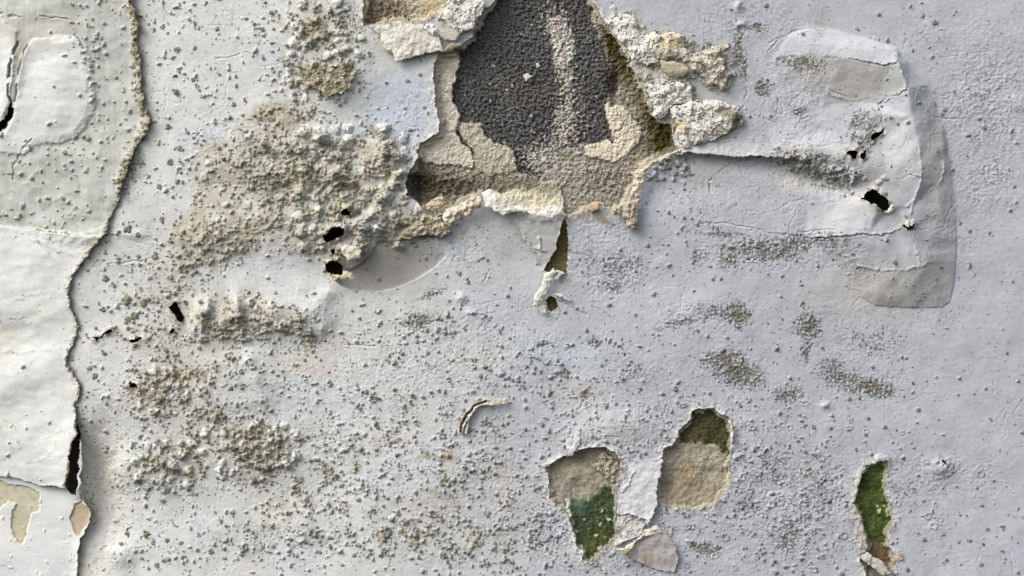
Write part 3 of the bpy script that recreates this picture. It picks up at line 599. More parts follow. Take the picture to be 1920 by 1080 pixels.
# grimy grey upper zone, with the whiter raised tongue inside it
ZONE = [(-80,-20),(-20,-90),(80,-140),(200,-170),(300,-150),(300,330),(205,440),(165,447),(130,438),(75,432),(0,425),(-60,425)]
TONG = [(40,105),(60,75),(100,70),(140,68),(160,85),(168,110),(172,140),(176,170),(180,190),(172,215),(160,240),(140,258),(110,270),(80,266),(60,275),(45,290),(0,285),(-60,280),(-60,60),(0,30),(30,60),(28,110),(18,190),(0,235),(30,200)]
zn = A.sdf(ZONE, 40); tg = A.sdf(TONG, 40)
gz = sst(3, -6, zn)*sst(-2, 4, tg)
A.tint(.85*gz*(.8+.3*noise(X, Y, 40, seed=107)), lin(182,184,176)); A.Z -= 2.5*gz
A.tint(.4*gz*sst(0, .6, noise(X, Y, 20, sx=.6, seed=108)), lin(160,158,142))
A.Z += 3*np.clip(-tg, 0, 12)/12*sst(60, 120, X)
for pts, dp, wd, am in [([(0,245),(12,228),(22,208),(22,190),(16,178),(18,140),(24,105),(34,80)], 7, 2.6, .9), ([(30,190),(34,150),(40,115),(50,85)], 3, 2, .6), ([(24,340),(25,310),(40,285),(60,262)], 2, 1.4, .45), ([(0,245),(10,236),(22,212)], 9, 5, .95),
                        ([(140,66),(150,78),(158,90)], 2, 1.6, .7), ([(0,25),(20,30),(40,32)], 2, 2, .4), ([(75,30),(100,33),(130,36)], 2, 1.2, .5), ([(70,433),(110,436),(150,443)], 2.0, 1.6, .5), ([(20,600),(50,597)], 1.2, 1, .5)]:
    A.crack(pts, dp, wd, lin(70,64,48), am)
A.tint(.6*A.blob(32,75,14,22)+.5*A.blob(88,80,20,16)+.4*A.blob(40,110,10,40), lin(150,144,126))
for b in [(20,160,20,70,6,10),(100,180,60,70,4,0),(10,620,60,30,-5,0),(60,700,90,40,4,-20),(180,440,60,14,5,-5),(60,560,80,60,4,0),(-30,300,30,30,3,0),(60,20,50,20,4,0),(110,850,60,60,3,0)]:
    A.bump(*b[:5], b[5])
A.tint(.55*A.blob(10,630,50,26,-15)+.35*A.blob(60,40,60,20)+.3*A.blob(20,790,50,20), lin(200,198,184))
A.step([(75,431),(110,434),(150,442),(168,446),(195,437)], 5, 25, side=1)
ra = np.random.RandomState(31)
for _ in range(26):
    x_, y_, a_ = ra.uniform(0, 200), ra.choice([ra.uniform(280, 460), ra.uniform(450, 900)]), ra.uniform(-.4, .4); pts = [(x_, y_)]
    for _ in range(ra.randint(4, 10)): a_ += ra.randn()*.3; x_ += 9*math.cos(a_); y_ += 9*math.sin(a_); pts.append((x_, y_))
    A.ridge(pts, ra.uniform(.3, .9), 2); A.crack(pts, .5, 1, lin(120,116,100), ra.uniform(.1, .4))
A.tint(.30*sst(.1, .8, noise(X, Y, 34, sx=1.8, seed=162)+.4*noise(X, Y, 10, seed=163)), lin(186,185,172)); A.Z += 1.6*fbm(X, Y, 48, 3, .5, sx=1.5, seed=164)
dA = np.zeros_like(A.Z)
for cx, cy, rx, ry, a in [(165,60,30,50,.7),(175,110,20,30,.6),(176,170,12,60,.6),(155,255,30,10,.7),(120,300,100,50,.3),(110,390,90,30,.32),(25,400,30,20,.6),(190,15,40,14,.4),(220,200,50,150,.15),(240,330,20,50,.4),(150,20,20,20,.5)]:
    dA = np.maximum(dA, a*A.blob(cx, cy, rx, ry))
N2 = np.zeros_like(A.Z); bxA = (-5, 300, -5, 915)
stamp(A, scatter(A, np.clip(dA*1.2+.015, 0, 1), 4600, bxA, (1.6, 4.6), rng), .85, N2, rng)
# crusted rim
w, d, sg, al = A.line(EDGE_A, 45)
yy = Y[w]; cr = np.where(yy < 345, 1, np.where(yy < 760, .35, .2))
A.Z += 9*sst(700, 880, Y)*sst(60, 140, X); A.Z[w] += cr*3.5*np.exp(-d/9)*(1+noise(X[w], Y[w], 12, seed=111))+1.0*np.exp(-d/5)
A.tint(cr*.75*np.exp(-(d/9)**2), lin(146,138,106), w); A.tint(.9*np.exp(-(d/(3.4+2*noise(X[w], Y[w], 20, seed=158)))**2)*sst(-.9, -.1, noise(X[w], Y[w], 14, seed=119)), lin(92,86,64), w)
rimp = []
pA = np.array(EDGE_A, float)
for i in range(len(pA)-1):
    a, b = pA[i], pA[i+1]; L_ = np.hypot(*(b-a)); up = a[1] < 345
    for _ in range(int(L_*(.6 if up else .4))):
        tt = rng.rand(); q = a+(b-a)*tt; s_ = 8 if up else 2.2
        rimp.append((q[0]-(2 if not up else 0)+rng.randn()*s_*.7-1, q[1]+rng.randn()*3, rng.uniform(2, 5.2) if up else rng.uniform(1.2, 2.8)))
stamp(A, rimp, .8, N2, rng)
m = np.clip(N2*.6, 0, 1)[..., None]; A.C = A.C*(1-m)+lin(134,132,116)*m
sp = noise(X, Y, 5, seed=24)+.6*noise(X, Y, 3, seed=25)
A.tint(.7*sst(.75, 1.0, sp)*sst(-60, 0, X), lin(120,116,100))
A.Z += .06*np.sin(X/1.6+2*noise(X, Y, 30, seed=112))*gz
A.K = (sA < 0) & ~(A.sdf([(-6,248),(8,238),(22,222),(25,205),(20,192),(14,215),(-6,236)], 20) < 0)
A.L[:] = 0; A.L[(gz > .5)] = 1; A.L[(tg < -2)] = 0
oA = sheet(A, {0:'paint_film', 1:'grimy_paint'}, M_PAINT, tA, thick=4.5, edge=lin(150,142,112))
if 1 in oA: oA[1]['label'] = 'dull grey dirty band of the sheet'
def prim_(name, pts, F, parent, colf, **k): return lump_cloud(name, pts, F, M_CRUMB, parent, colf, **k)
print('rim', len(rimp))
rl = [(x+rng.randn()*6-1, y+rng.randn()*5, r*rng.uniform(.35, 1.0)) for x, y, r in rimp if y < 345 and noise(np.float32(x), np.float32(y), 30, seed=150) > -.25]
o = prim_('edge_crust', rl, A, tA, lambda x, y: lin(156,150,118)); o['kind'] = 'stuff'; o['label'] = 'olive-tan crumbs crusted along the torn edge'

tB = thing('paint_sheet', 'lower left white paint sheet with cream bare patches, tucked under the upper sheet', 'paint sheet', 70, 1000, 6)
B = Field(-5, 190, 790, 1085, 1.25, margin=900); left_common(B, -2); X, Y = B.X, B.Y
polyB = [(-950,880),(-5,880),(100,885),(133,925)]+[p for p in EDGE_B if p[1] > 925]+[(146,1980),(-950,1980)]
sB = B.sdf(polyB, 60, warp=True)
LIP = [(150,812),(156,830),(155,850),(156,870),(153,890),(154,910),(150,940),(143,940),(146,905),(148,880),(150,850),(152,830)]
B.tint(.5*sst(0, .6, noise(X, Y, 40, seed=113)), lin(204,209,216))
for poly in ([(38,912),(60,915),(74,925),(77,945),(74,960),(60,962),(52,985),(50,1005),(40,1022),(28,1010),(20,990),(22,960),(30,945),(14,940),(0,955),(-40,950),(-40,900),(0,902)],
             [(140,945),(152,940),(164,950),(170,965),(167,982),(156,990),(148,1007),(140,1000),(134,985),(130,970),(136,955)]):
    pd = B.sdf(poly, 20); cc = lin(200,194,170) if poly[0][0] == 38 else lin(182,170,146)
    B.tint(sst(1.2, -1.2, pd), cc); B.Z -= 2.5*sst(.8, -1.6, pd)
    B.L[pd < 0] = 1 if poly[0][0] == 38 else 2
B.tint(.4*sst(0, .7, noise(X, Y, 9, seed=114))*(B.L > 0), lin(160,140,104))
w, d, sg, al = B.line([p for p in EDGE_B if p[1] > 900], 40)
B.Z[w] += 5*np.exp(-d/8); B.tint(.5*np.exp(-d/3), lin(150,140,112), w)
stamp(B, scatter(B, np.full_like(B.Z, .15), 300, (-5, 145, 920, 1085), (1.4, 3), rng), .6, None, rng)
B.K = (sB < 0) | (B.sdf(LIP, 20) < 0)
B.Z += 12*sst(940, 900, Y)*sst(125, 142, X)
oB = sheet(B, {0:'paint_film', 1:'bare_patch', 2:'bare_patch'}, M_PAINT, tB, thick=4, edge=lin(150,142,112))

# ================================================================== THE MASONRY BEHIND
tw = thing('masonry_wall', 'dark porous masonry wall with tan plaster remains, laid bare in the paint holes', 'wall', z=-30)
W = Field(-5, 1925, -5, 1085, 1.25, margin=900, warp=1.3); X, Y = W.X, W.Y
W.Z = -17+1.2*noise(X, Y, 120, seed=201)+.8*noise(X, Y, 30, seed=202)
# tan plaster everywhere as the ground state
W.C[:] = lin(152,145,124)
W.Z += 1.9*fbm(X, Y, 7, 3, .75, seed=203)+1.0*noise(X, Y, 3, seed=226)
W.tint(.6*sst(-.2, .6, noise(X, Y, 22, seed=204)), lin(176,168,144)); W.tint(.65*sst(.1, .6, noise(X, Y, 6, seed=205)), lin(96,88,68)); W.tint(.6*sst(.35, .75, noise(X, Y, 4, seed=230)), lin(205,198,178))
CONC = [(938,-80),(932,0),(905,22),(893,48),(886,77),(862,100),(862,117),(857,140),(848,163),(848,187),(860,203),(862,227),(880,232),(900,235),(912,253),(933,267),(958,277),(967,300),(973,320),(993,330),(1013,333),(1033,320),
        (1043,300),(1060,280),(1093,270),(1120,267),(1138,262),(1152,267),(1147,247),(1138,217),(1134,197),(1140,185),(1146,160),(1142,120),(1134,90),(1120,62),(1108,33),(1113,7),(1112,-80)]
cd = W.sdf(CONC, 40)
cm = sst(1.0, -1.0, cd)
rx_, ry_ = X*.9+Y*.45, Y*.9-X*.45
pits = fbm(rx_, ry_, 4.4, 2, .8, sx=1.4, seed=206)
conc = lin(92,92,93)*(1+.3*noise(X, Y, 50, seed=207)+.1*noise(X, Y, 12, seed=213))[..., None]
W.C = W.C*(1-cm[..., None])+conc*cm[..., None]
W.Z += cm*(-7+3.0*np.clip(pits, -1, .5))
W.L[cd < 0] = 1
W.tint(cm*.45*sst(.2, .7, noise(X, Y, 5, seed=208)), lin(112,112,114)); W.tint(cm*.5*sst(.25, .6, -pits), lin(44,43,42)); W.tint(cm*.3*sst(.2, .7, noise(X, Y, 60, sx=.5, seed=236)), lin(112,108,100)); W.tint(cm*.8*(noise(X, Y, 3.6, seed=237) > .78), lin(160,157,148))
# chalky run down the concrete and the speckle under it
st = W.sdf([(1030,33),(1047,30),(1063,43),(1080,63),(1083,83),(1080,107),(1066,122),(1055,133),(1045,128),(1037,117),(1040,97),(1033,67)], 20)
W.tint(.9*sst(3, -5, st)*sst(-.9, .1, noise(X, Y, 7, seed=209)), lin(214,211,200)); W.Z += 3.5*sst(2, -4, st)
dust = .95*W.blob(1062,170,26,64)+.8*W.blob(1052,60,34,40)+.45*W.blob(960,120,26,50,30)+.5*W.blob(1100,220,34,60)+.5*W.blob(1000,300,40,40)+.35*W.blob(930,230,40,40)+.95*W.blob(1055,240,32,44)+.8*W.blob(1040,30,40,40)+1.0*W.blob(1035,300,60,28)+.25*W.blob(930,180,30,60)+.3*W.blob(1010,270,60,50)+1*W.blob(1060,130,18,26)
ds = sst(-.02, .62, noise(X, Y, 5, seed=210)+.5*noise(X, Y, 11, seed=211)+dust*1.2-.98)
W.tint(.85*ds*cm, lin(190,185,168)); W.Z += 1.6*ds*cm
W.tint(.25*cm*W.blob(985,180,40,22), lin(96,82,64))
# flecks of white on the concrete
fl = scatter(W, cm*.5, 120, (850,1150,0,330), (.8, 1.9), rng)
for x, y, r in fl:
    w = W.win(x-5, x+5, y-5, y+5); dd = np.hypot(W.WX[w]-x, W.WY[w]-y); W.tint(.9*(dd < r*1.3), lin(205,203,194), w)
W.tint(.5*(1-cm)*sst(0, .6, noise(X, Y, 17, seed=155)+.5*noise(X, Y, 5, seed=156)), lin(104,96,68)); W.tint(.45*(1-cm)*sst(.3, .7, noise(X, Y, 9, seed=157)), lin(206,200,182))
# cream skins of old distemper
for poly, c, h in [([(1137,197),(1157,197),(1170,200),(1187,220),(1203,233),(1203,253),(1190,277),(1173,293),(1150,303),(1127,297),(1100,292),(1096,275),(1120,267),(1138,262),(1153,267),(1147,247),(1138,217)], lin(214,202,164), 3.5),
                ([(820,98),(857,100),(860,117),(855,143),(848,163),(848,187),(860,207),(860,230),(853,253),(883,283),(887,300),(887,317),(860,310),(790,304),(784,277),(824,253),(818,217),(808,167),(810,115)], lin(204,196,170), 4),
                ([(867,227),(903,230),(910,253),(933,267),(960,277),(967,300),(970,320),(947,323),(920,330),(893,317),(887,293),(862,253)], lin(176,168,142), 2.5),
                ([(937,366),(970,352),(1000,356),(1020,342),(1046,338),(1058,375),(1056,400),(1020,400),(992,396),(946,376)], lin(218,208,170), 5),
                ([(740,-60),(740,10),(760,30),(775,42),(800,38),(830,26),(838,5),(838,-60)], lin(196,184,144), 3),
                ([(870,60),(888,50),(895,62),(886,78),(866,80)], lin(160,146,112), 5), ([(912,-60),(910,8),(925,12),(934,0),(934,-60)], lin(180,164,124), 6)]:
    pd = W.sdf(poly, 20); mm = sst(.8, -.8, pd)
    W.C = W.C*(1-mm[..., None]*.92)+c*mm[..., None]*.92; W.Z += h*sst(.8, -1, pd)-.6*mm*1.9*fbm(X, Y, 7, 3, .75, seed=203)
    if c[2] < 2: W.L[pd < 0] = 2
W.crack([(1157,197),(1160,215),(1172,225),(1165,240),(1155,245),(1152,262)], 1.8, 1, lin(120,100,66), .6)
W.bump(1162,212,9,9,3)
W.crack([(857,250),(866,262),(880,275),(889,292)], 5, 3, lin(50,44,34), .9)
# dirt, moss, grain round the big hole
g1 = 1.0*W.blob(835,350,60,30)+1.0*W.blob(790,335,26,30)+.6*W.blob(905,345,40,14)
W.tint(.8*g1*sst(-.5, .3, noise(X, Y, 6, seed=212)+.3), lin(88,76,56)); W.Z += g1*1.6*noise(X, Y, 6, seed=214)
for cx, cy, rx, ry, an, c, a in [(1145,60,14,26,-20,lin(74,68,34),.95),(1160,90,18,26,-20,lin(76,68,34),.95),(1152,135,10,24,0,lin(56,44,34),1),(1146,160,8,18,0,lin(40,30,26),1),(1180,130,20,40,-25,lin(108,98,62),.8),(1232,225,22,30,-30,lin(66,60,24),1),
                             (1245,262,24,24,0,lin(68,62,26),1),(1215,275,26,14,-30,lin(98,86,46),.7),(1215,200,14,30,-20,lin(92,82,50),.9),(1200,180,14,20,0,lin(118,106,74),.8),(1190,330,40,26,-40,lin(160,148,116),.7),
                             (1165,355,50,20,0,lin(146,136,100),.6),(1058,290,8,8,0,lin(100,106,50),.8),(1025,352,24,12,0,lin(150,140,86),.7),(960,345,60,10,0,lin(120,108,66),.7),(1090,330,60,30,0,lin(168,164,152),.9),(1130,345,80,34,0,lin(150,144,126),.8),(1190,120,16,30,-20,lin(120,112,84),.7),
                             (700,20,30,26,0,lin(124,104,64),.9),(745,20,26,20,0,lin(134,112,68),.8),(800,15,16,8,-20,lin(178,140,62),.9),(715,42,30,8,0,lin(96,82,52),.7),(1225,240,12,12,0,lin(140,118,50),.6)]:
    W.tint(a*np.clip(W.blob(cx, cy, rx, ry, an)*1.5, 0, 1)*sst(-.9, .0, noise(X, Y, 7, seed=215)+.3), c)
rg = np.clip(W.blob(1165,110,40,60,-25)+W.blob(1225,240,40,50)+W.blob(1150,340,80,30)+W.blob(820,345,70,26)+W.blob(730,20,50,30), 0, 1)
W.Z += (1-cm)*1.4*fbm(X, Y, 13, 3, .7, seed=239)+rg*3.4*fbm(X, Y, 8, 3, .75, seed=216); W.tint(.5*rg*sst(.1, .6, noise(X, Y, 4.5, seed=227)+.4*noise(X, Y, 12, seed=228)), lin(170,158,126)); W.tint(.45*rg*sst(.2, .6, noise(X, Y, 4, seed=229)), lin(62,54,38))
lum = (W.C@np.array([.3, .6, .1], np.float32))[..., None]; W.C = W.C*.55+.45*lum*np.array([1.04, 1, .93], np.float32); W.C *= (1+.10*(1-cm))[..., None]
hh = np.minimum.reduce([W.sdf(h, 30) for h in (H1, H2)])
stp = sst(-9, -5, hh+5*noise(X, Y, 24, seed=231)+3*noise(X, Y, 7, seed=232))*(hh < 12); W.tint(.8*stp*(1-W.blob(1240, 250, 40, 50)), lin(188,180,158)); W.Z = W.Z*(1-stp)+(-6+.9*fbm(X, Y, 8, 3, .6, seed=233))*stp
# contents of the small holes
W.Z += .0; h3 = W.sdf(H3, 30); h4 = W.sdf(H4, 30); h5 = W.sdf(H5, 30); h6 = W.sdf(H6, 30); h7 = W.sdf(H7, 30)
in34 = (np.minimum(h3, h4) < 14)
smooth_t = sst(14, 4, np.minimum(np.minimum(h3, h4), h5))
W.Z = W.Z*(1-smooth_t)+(-9+1.3*fbm(X, Y, 9, 4, .65, seed=217)+2*noise(X, Y, 30, seed=218))*smooth_t
W.C = W.C*(1-smooth_t[..., None])+lin(158,152,136)*smooth_t[..., None]*(1+.34*fbm(X, Y, 26, 4, .6, seed=219))[..., None]
W.tint(.35*W.blob(1285,880,14,18,20)+.3*W.blob(1300,900,30,20), lin(150,116,66)); W.tint(.5*W.blob(1260,930,50,16), lin(142,128,102)); W.tint(.5*W.blob(1320,925,50,14,-25), lin(150,138,116))
gm = lambda poly: W.sdf(poly, 20)
G3 = gm(P(960,720,3,[(440,650),(520,575),(600,590),(620,830),(580,920),(500,1020),(390,1020),(340,900),(290,700),(340,650)]))
G4 = gm(P(960,720,3,[(880,320),(1000,325),(1090,332),(1190,372),(1240,395),(1270,300),(1240,120),(980,120),(900,260)]))
G5 = gm(P(1440,720,3,[(440,420),(720,420),(730,800),(690,915),(560,905),(440,700)]))
gv = noise(X, Y, 16, seed=220)+.6*noise(X, Y, 6, seed=221)
for g_, ca, cb, lab in ((G3, lin(50,68,36), lin(84,88,36), 3), (G4, lin(56,56,20), lin(70,66,26), 4), (G5, lin(52,70,15), lin(80,92,30), 5)):
    mm = sst(*((7, -7) if lab != 4 else (3, -3)), g_+4*gv+2*noise(X, Y, 4, seed=154))[..., None]*smooth_t[..., None]
    mixc = sst(-.5, .7, gv)[..., None]
    if lab == 3: mixc = np.clip(mixc*sst(960, 1030, Y)[..., None]*1.2, 0, 1)
    W.C = W.C*(1-mm)+(ca*(1-mixc)+cb*mixc)*mm
    W.L[(g_ < 0) & (smooth_t > .3)] = lab
W.tint(.5*W.blob(1085,950,12,24,20)*smooth_t, lin(120,150,130))
W.tint(.8*sst(.55, .75, noise(X, Y, 5, seed=222)+.3*noise(X, Y, 14, seed=223))*(G3 < 0), lin(150,148,104))
W.tint(.95*np.clip(W.blob(1640,1040,40,22)*1.6, 0, 1)*(h5 < 12), lin(112,88,58)); W.tint(.7*W.blob(1630,1065,14,8)*(h5 < 12), lin(74,60,30))
for x, y, r in [(1118,1003,4.5),(1127,985,3.5),(1142,976,3.5),(1128,958,2.5),(1650,958,4),(1647,950,3),(1660,950,2),(1096,975,3)]:
    w = W.win(x-9, x+9, y-9, y+9); dd = np.hypot(W.WX[w]-x, W.WY[w]-y); W.tint(.9*(dd < r), lin(196,192,164), w); W.Z[w] += 1.5*(dd < r)
s6 = sst(8, 0, np.minimum(h6, h7))
W.Z = W.Z*(1-s6)+(-8+1.2*fbm(X, Y, 6, 2, seed=224))*s6; W.C = W.C*(1-s6[..., None])+(lin(92,86,44)*(1+.3*gv)[..., None])*s6[..., None]
W.L[(s6 > .5)] = 6
for cx, cy, rx, ry, an, c, a in [(1242,258,20,26,0,lin(66,62,20),1),(1228,225,12,24,-20,lin(82,74,32),.7),(1150,85,12,34,-22,lin(70,66,26),1),(1172,125,10,26,-25,lin(86,80,44),.6),(1148,150,8,26,0,lin(44,34,28),.9),(790,345,24,20,0,lin(60,52,40),.85),(850,350,40,14,0,lin(84,74,56),.6)]:
    W.tint(a*np.clip(W.blob(cx, cy, rx, ry, an)*1.5, 0, 1)*sst(-.5, .1, noise(X, Y, 5, seed=238)+.25), c)
hh = np.minimum.reduce([h3, h4, h5])
stp = sst(-6, -3.4, hh+4.5*noise(X, Y, 18, seed=234)+2.5*noise(X, Y, 6, seed=235))*(hh < 12); W.tint(.75*stp, lin(180,173,154)); W.Z += 4*stp
# deep hollows behind the torn pits and the left gap, their darkness painted into the wall colour
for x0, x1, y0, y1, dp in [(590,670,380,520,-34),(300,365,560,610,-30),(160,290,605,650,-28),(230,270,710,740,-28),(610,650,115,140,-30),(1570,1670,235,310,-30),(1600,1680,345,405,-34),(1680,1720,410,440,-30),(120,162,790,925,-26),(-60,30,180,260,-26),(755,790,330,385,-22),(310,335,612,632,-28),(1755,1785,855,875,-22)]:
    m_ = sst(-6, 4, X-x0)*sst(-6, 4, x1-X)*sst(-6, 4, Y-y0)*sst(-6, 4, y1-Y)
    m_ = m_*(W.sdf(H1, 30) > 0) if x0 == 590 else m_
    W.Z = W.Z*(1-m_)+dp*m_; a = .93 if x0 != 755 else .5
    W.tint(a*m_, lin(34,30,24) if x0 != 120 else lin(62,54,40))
ii = np.clip(np.searchsorted(MAIN.ys, W.ys), 0, len(MAIN.ys)-1); jj = np.clip(np.searchsorted(MAIN.xs, W.xs), 0, len(MAIN.xs)-1)
near = MAIN.K.copy()
for _ in range(6): near = near & np.roll(near, 1, 0) & np.roll(near, -1, 0) & np.roll(near, 1, 1) & np.roll(near, -1, 1)
W.Z = np.where(near[np.ix_(ii, jj)], np.minimum(W.Z, MAIN.Z[np.ix_(ii, jj)]-7), W.Z)      # the wall never pokes through the coat
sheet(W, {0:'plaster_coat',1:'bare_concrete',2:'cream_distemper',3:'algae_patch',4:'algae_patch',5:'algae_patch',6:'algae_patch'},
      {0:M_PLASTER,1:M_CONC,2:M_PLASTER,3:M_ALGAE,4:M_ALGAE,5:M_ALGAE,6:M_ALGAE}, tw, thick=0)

# ================================================================== LOOSE FLAKES, CURLS AND CRUMBLED RIMS
def flake(poly, label, z, colour, dome=0, tilt=(0, 0), rough=1.0, rscale=9, edge_up=0, thick=2.2, crease=(), spots=(), cells=0, mat=None, name='paint_flake', cat='paint flake', round_=0, col2=None, jag=1.0, group=None, black=(), groove=()):
    p = np.array(poly, float); cx, cy = p.mean(0)
    f = Field(p[:, 0].min()-8, p[:, 0].max()+8, p[:, 1].min()-8, p[:, 1].max()+8, 1.1, warp=jag)
    d = f.sdf(poly, 60); X, Y = f.X, f.Y; ins = np.clip(-d, 0, 60)
    rough = rough*.55 if cells else rough
    f.Z = z+tilt[0]*(X-cx)+tilt[1]*(Y-cy)+rough*fbm(X, Y, rscale, 3, .55, seed=cx % 7)
    if dome: f.Z += dome*np.sqrt(np.clip(1-(1-np.clip(ins/ins.max(), 0, 1))**2, 0, 1))
    if edge_up: f.Z += edge_up*np.exp(-ins/4)*(.6+.8*noise(X, Y, 10, seed=3))
    if round_: f.Z -= round_*np.exp(-ins/2.2)
    f.C[:] = colour; n_ = noise(X, Y, rscale*1.7, seed=5)
    if col2 is not None: f.tint(sst(-.15, .35, n_), col2)
    if cells:
        tq = 2.2*fbm(X, Y, rscale*1.5, 3, .55, seed=cx % 13); fr = tq-np.floor(tq); f.Z += cells*1.5*(np.floor(tq)+sst(.86, 1, fr)-.5*fr); f.tint(.5*np.exp(-((fr-.88)/.07)**2), lin(128,118,94)); f.tint(.5*(np.floor(tq) % 2 > 0), colour*.86*np.array([1, .98, .93]))
        cells *= .5
        c1 = np.abs(noise(X, Y, rscale*1.1, seed=cx % 11)); f.Z -= cells*np.exp(-(c1/.07)**2); f.tint(.4*np.exp(-(c1/.05)**2), lin(120,110,86))
    for pts, h in crease: f.ridge(pts, h, 2.5)
    for sx, sy, r, c in spots:
        mm = np.clip(f.blob(sx, sy, r, r)*2, 0, 1); f.tint(mm*.9, c)
    f.tint(.3*sst(.4, .8, noise(X, Y, 4, seed=8)), lin(150,146,128))
    for g_ in groove: f.crack(g_, 6, 2.4, lin(58,52,38), .95)
    f.K = d < 0
    for b in black: f.K &= ~(f.sdf(b, 20) < 0)
    if group is None and cat == 'paint flake':
        group = ('broken slabs right of the big hole' if 1130 < cx < 1400 and cy < 290 else 'flakes over the top of the big hole' if cy < 110 else 'crumbs and curls along the foot of the big hole' if cy < 435 and 700 < cx < 1260
                 else 'scraps in the narrow mossy slot' if 990 < cx < 1080 and cy < 600 else 'flakes round the two lower holes' if 1040 < cx < 1420 and cy > 780 else 'curls round the green slot' if cx > 1560 and cy > 820 else None)
    tt = thing(name, label, cat, cx, cy, z, group)
    o = sheet(f, {0:'flake_body'}, mat or M_PAINT, tt, thick=thick, edge=colour*.9, back=True)[0]
    # a single mesh: drop the empty and keep the mesh as the thing itself
    o.parent = None; o.location = tt.location; o.name = name; tag(o, label, cat, group); bpy.data.objects.remove(tt)
    o.name = name
    return f, o
WH = lin(222,221,215); GF = lin(180,180,176)
R4 = lambda pts: P(1120,0,3,pts)
# broken slabs right of the big hole
flake(R4([(40,60),(110,70),(210,60),(250,120),(300,175),(400,165),(500,200),(600,260),(650,262),(740,240),(745,300),(790,360),(770,430),(740,500),(690,520),(620,500),(560,440),(500,450),(540,500),(560,560),(700,560),(790,590),(835,660),(850,720),(800,740),(760,790),(650,820),(560,830),(470,860),(430,820),(415,700),(340,690),(300,640),(270,560),(240,470),(190,380),(130,260),(70,180)]), 'low dirty white ledge of broken paint carrying the slabs right of the big hole', 3, lin(196,194,186), 3, (0,0), 2.6, 16, 2, 4, cells=1.6, col2=lin(168,163,146))
flake(R4([(40,120),(90,80),(150,70),(200,95),(225,150),(240,195),(330,185),(330,300),(350,350),(280,370),(200,350),(165,270),(120,230)]), 'white flaking slab at the top right rim of the big hole', 8, WH, 6, (0,0), 2.2, 14, 2, 3, cells=1.5)
flake(R4([(300,215),(380,182),(460,190),(490,230),(480,270),(535,300),(520,350),(480,345),(420,330),(360,340),(310,320),(290,270)]), 'cream-topped cracked slab jutting out right of the big hole', 12, lin(216,211,196), 8, (-.05,-.08), 1.8, 16, 2, 5, cells=1.6, col2=lin(216,213,200), spots=[(1253,85,16,lin(206,196,164))])
flake(R4([(350,340),(430,345),(500,370),(520,400),(500,430),(450,442),(400,430),(360,400)]), 'smooth rounded tan chip under the cream-topped slab', 10, lin(186,176,154), 6, (0,-.15), .8, 12, 0, 3)
flake(R4([(520,310),(600,285),(640,270),(700,250),(735,262),(728,290),(690,320),(720,350),(710,380),(760,420),(730,450),(735,500),(700,512),(660,480),(620,490),(600,440),(560,415),(525,400),(515,350)]), 'knobbly clump with a pointed tip, right of the cream-topped slab', 12, lin(210,206,194), 9, (0,-.12), 3.2, 11, 1, 4, cells=1.6, col2=lin(188,180,160))
flake(R4([(250,475),(330,470),(400,480),(440,460),(500,470),(530,500),(532,580),(490,585),(430,595),(400,610),(395,640),(345,675),(310,660),(315,600),(285,530)]), 'white jagged slab with a black notch beside the mossy edge of the big hole', 12, WH, 6, (0,-.05), 2.4, 11, 2, 4, cells=1.6, black=[R4([(405,480),(440,490),(445,520),(415,525)])])
flake(R4([(405,610),(470,590),(540,570),(620,560),(700,570),(770,600),(815,660),(820,690),(780,720),(740,745),(700,770),(640,795),(560,815),(480,850),(465,820),(440,770),(430,700),(410,660)]), 'broad white cracked slab with a cream oval, lowest right of the big hole', 13, WH, 8, (0,-.06), 2.6, 17, 2.5, 4, cells=1.8, col2=lin(212,208,198),
      spots=[(1275,236,9,lin(200,190,160)),(1280,246,7,lin(200,190,160)),(1378,232,9,lin(120,112,94)),(1370,215,9,lin(146,138,118)),(1385,222,6,lin(84,78,64))])
# top left group over the hole
R2 = lambda pts: P(480,0,3,pts)
flake(R2([(640,150),(720,125),(800,118),(880,135),(950,140),(1000,170),(1040,230),(1050,290),(960,300),(900,320),(850,335),(790,345),(760,300),(710,270),(700,200)]), 'downturned grey-cream flap with a crumbly lower rim below the ochre hole', 9, lin(196,192,178), 5, (0,.12), 2.2, 16, 3, 3, col2=lin(206,204,194), spots=[(735,65,8,lin(212,210,200))])
flake(R2([(1040,85),(1075,25),(1090,-40),(1330,-40),(1290,20),(1275,70),(1240,120),(1225,160),(1150,190),(1110,170),(1060,130),(1000,120)]), 'white cracked flake overhanging the dark concrete at the top', 13, WH, 4, (-.02,0), 2.4, 15, 2, 3, cells=1.5)
flake(R2([(1010,190),(1070,110),(1120,140),(1150,190),(1120,235),(1060,225)]), 'smooth grey folded flake wedge left of the dark concrete', 12, lin(176,174,164), 3, (.1,.15), .6, 12, 1, 2.5)
flake(R2([(940,130),(1000,130),(1020,160),(1000,200),(960,190),(945,165)]), 'small white ruffled chip between the ochre hole and the grey wedge', 14, WH, 3, (0,0), 2.2, 7, 2, 2.5)
flake(R2([(1050,275),(1100,245),(1160,245),(1175,262),(1130,282),(1080,295),(1055,305)]), 'small grey-brown curled shred pointing right at the concrete edge', 13, lin(146,136,120), 4, (0,0), .8, 9, 0, 1.5)
flake(P(480,0,3,[(240,420),(300,375),(400,370),(470,395),(540,360),(570,400),(550,450),(520,490),(490,530),(430,548),(370,520),(320,500),(270,470)]), 'tan scabby paint blister with a raised lower rim, upper left of the crust', 19, lin(184,178,158), 3, (0,0), 3.4, 9, 5, 3, cells=1.2, col2=lin(140,126,92))
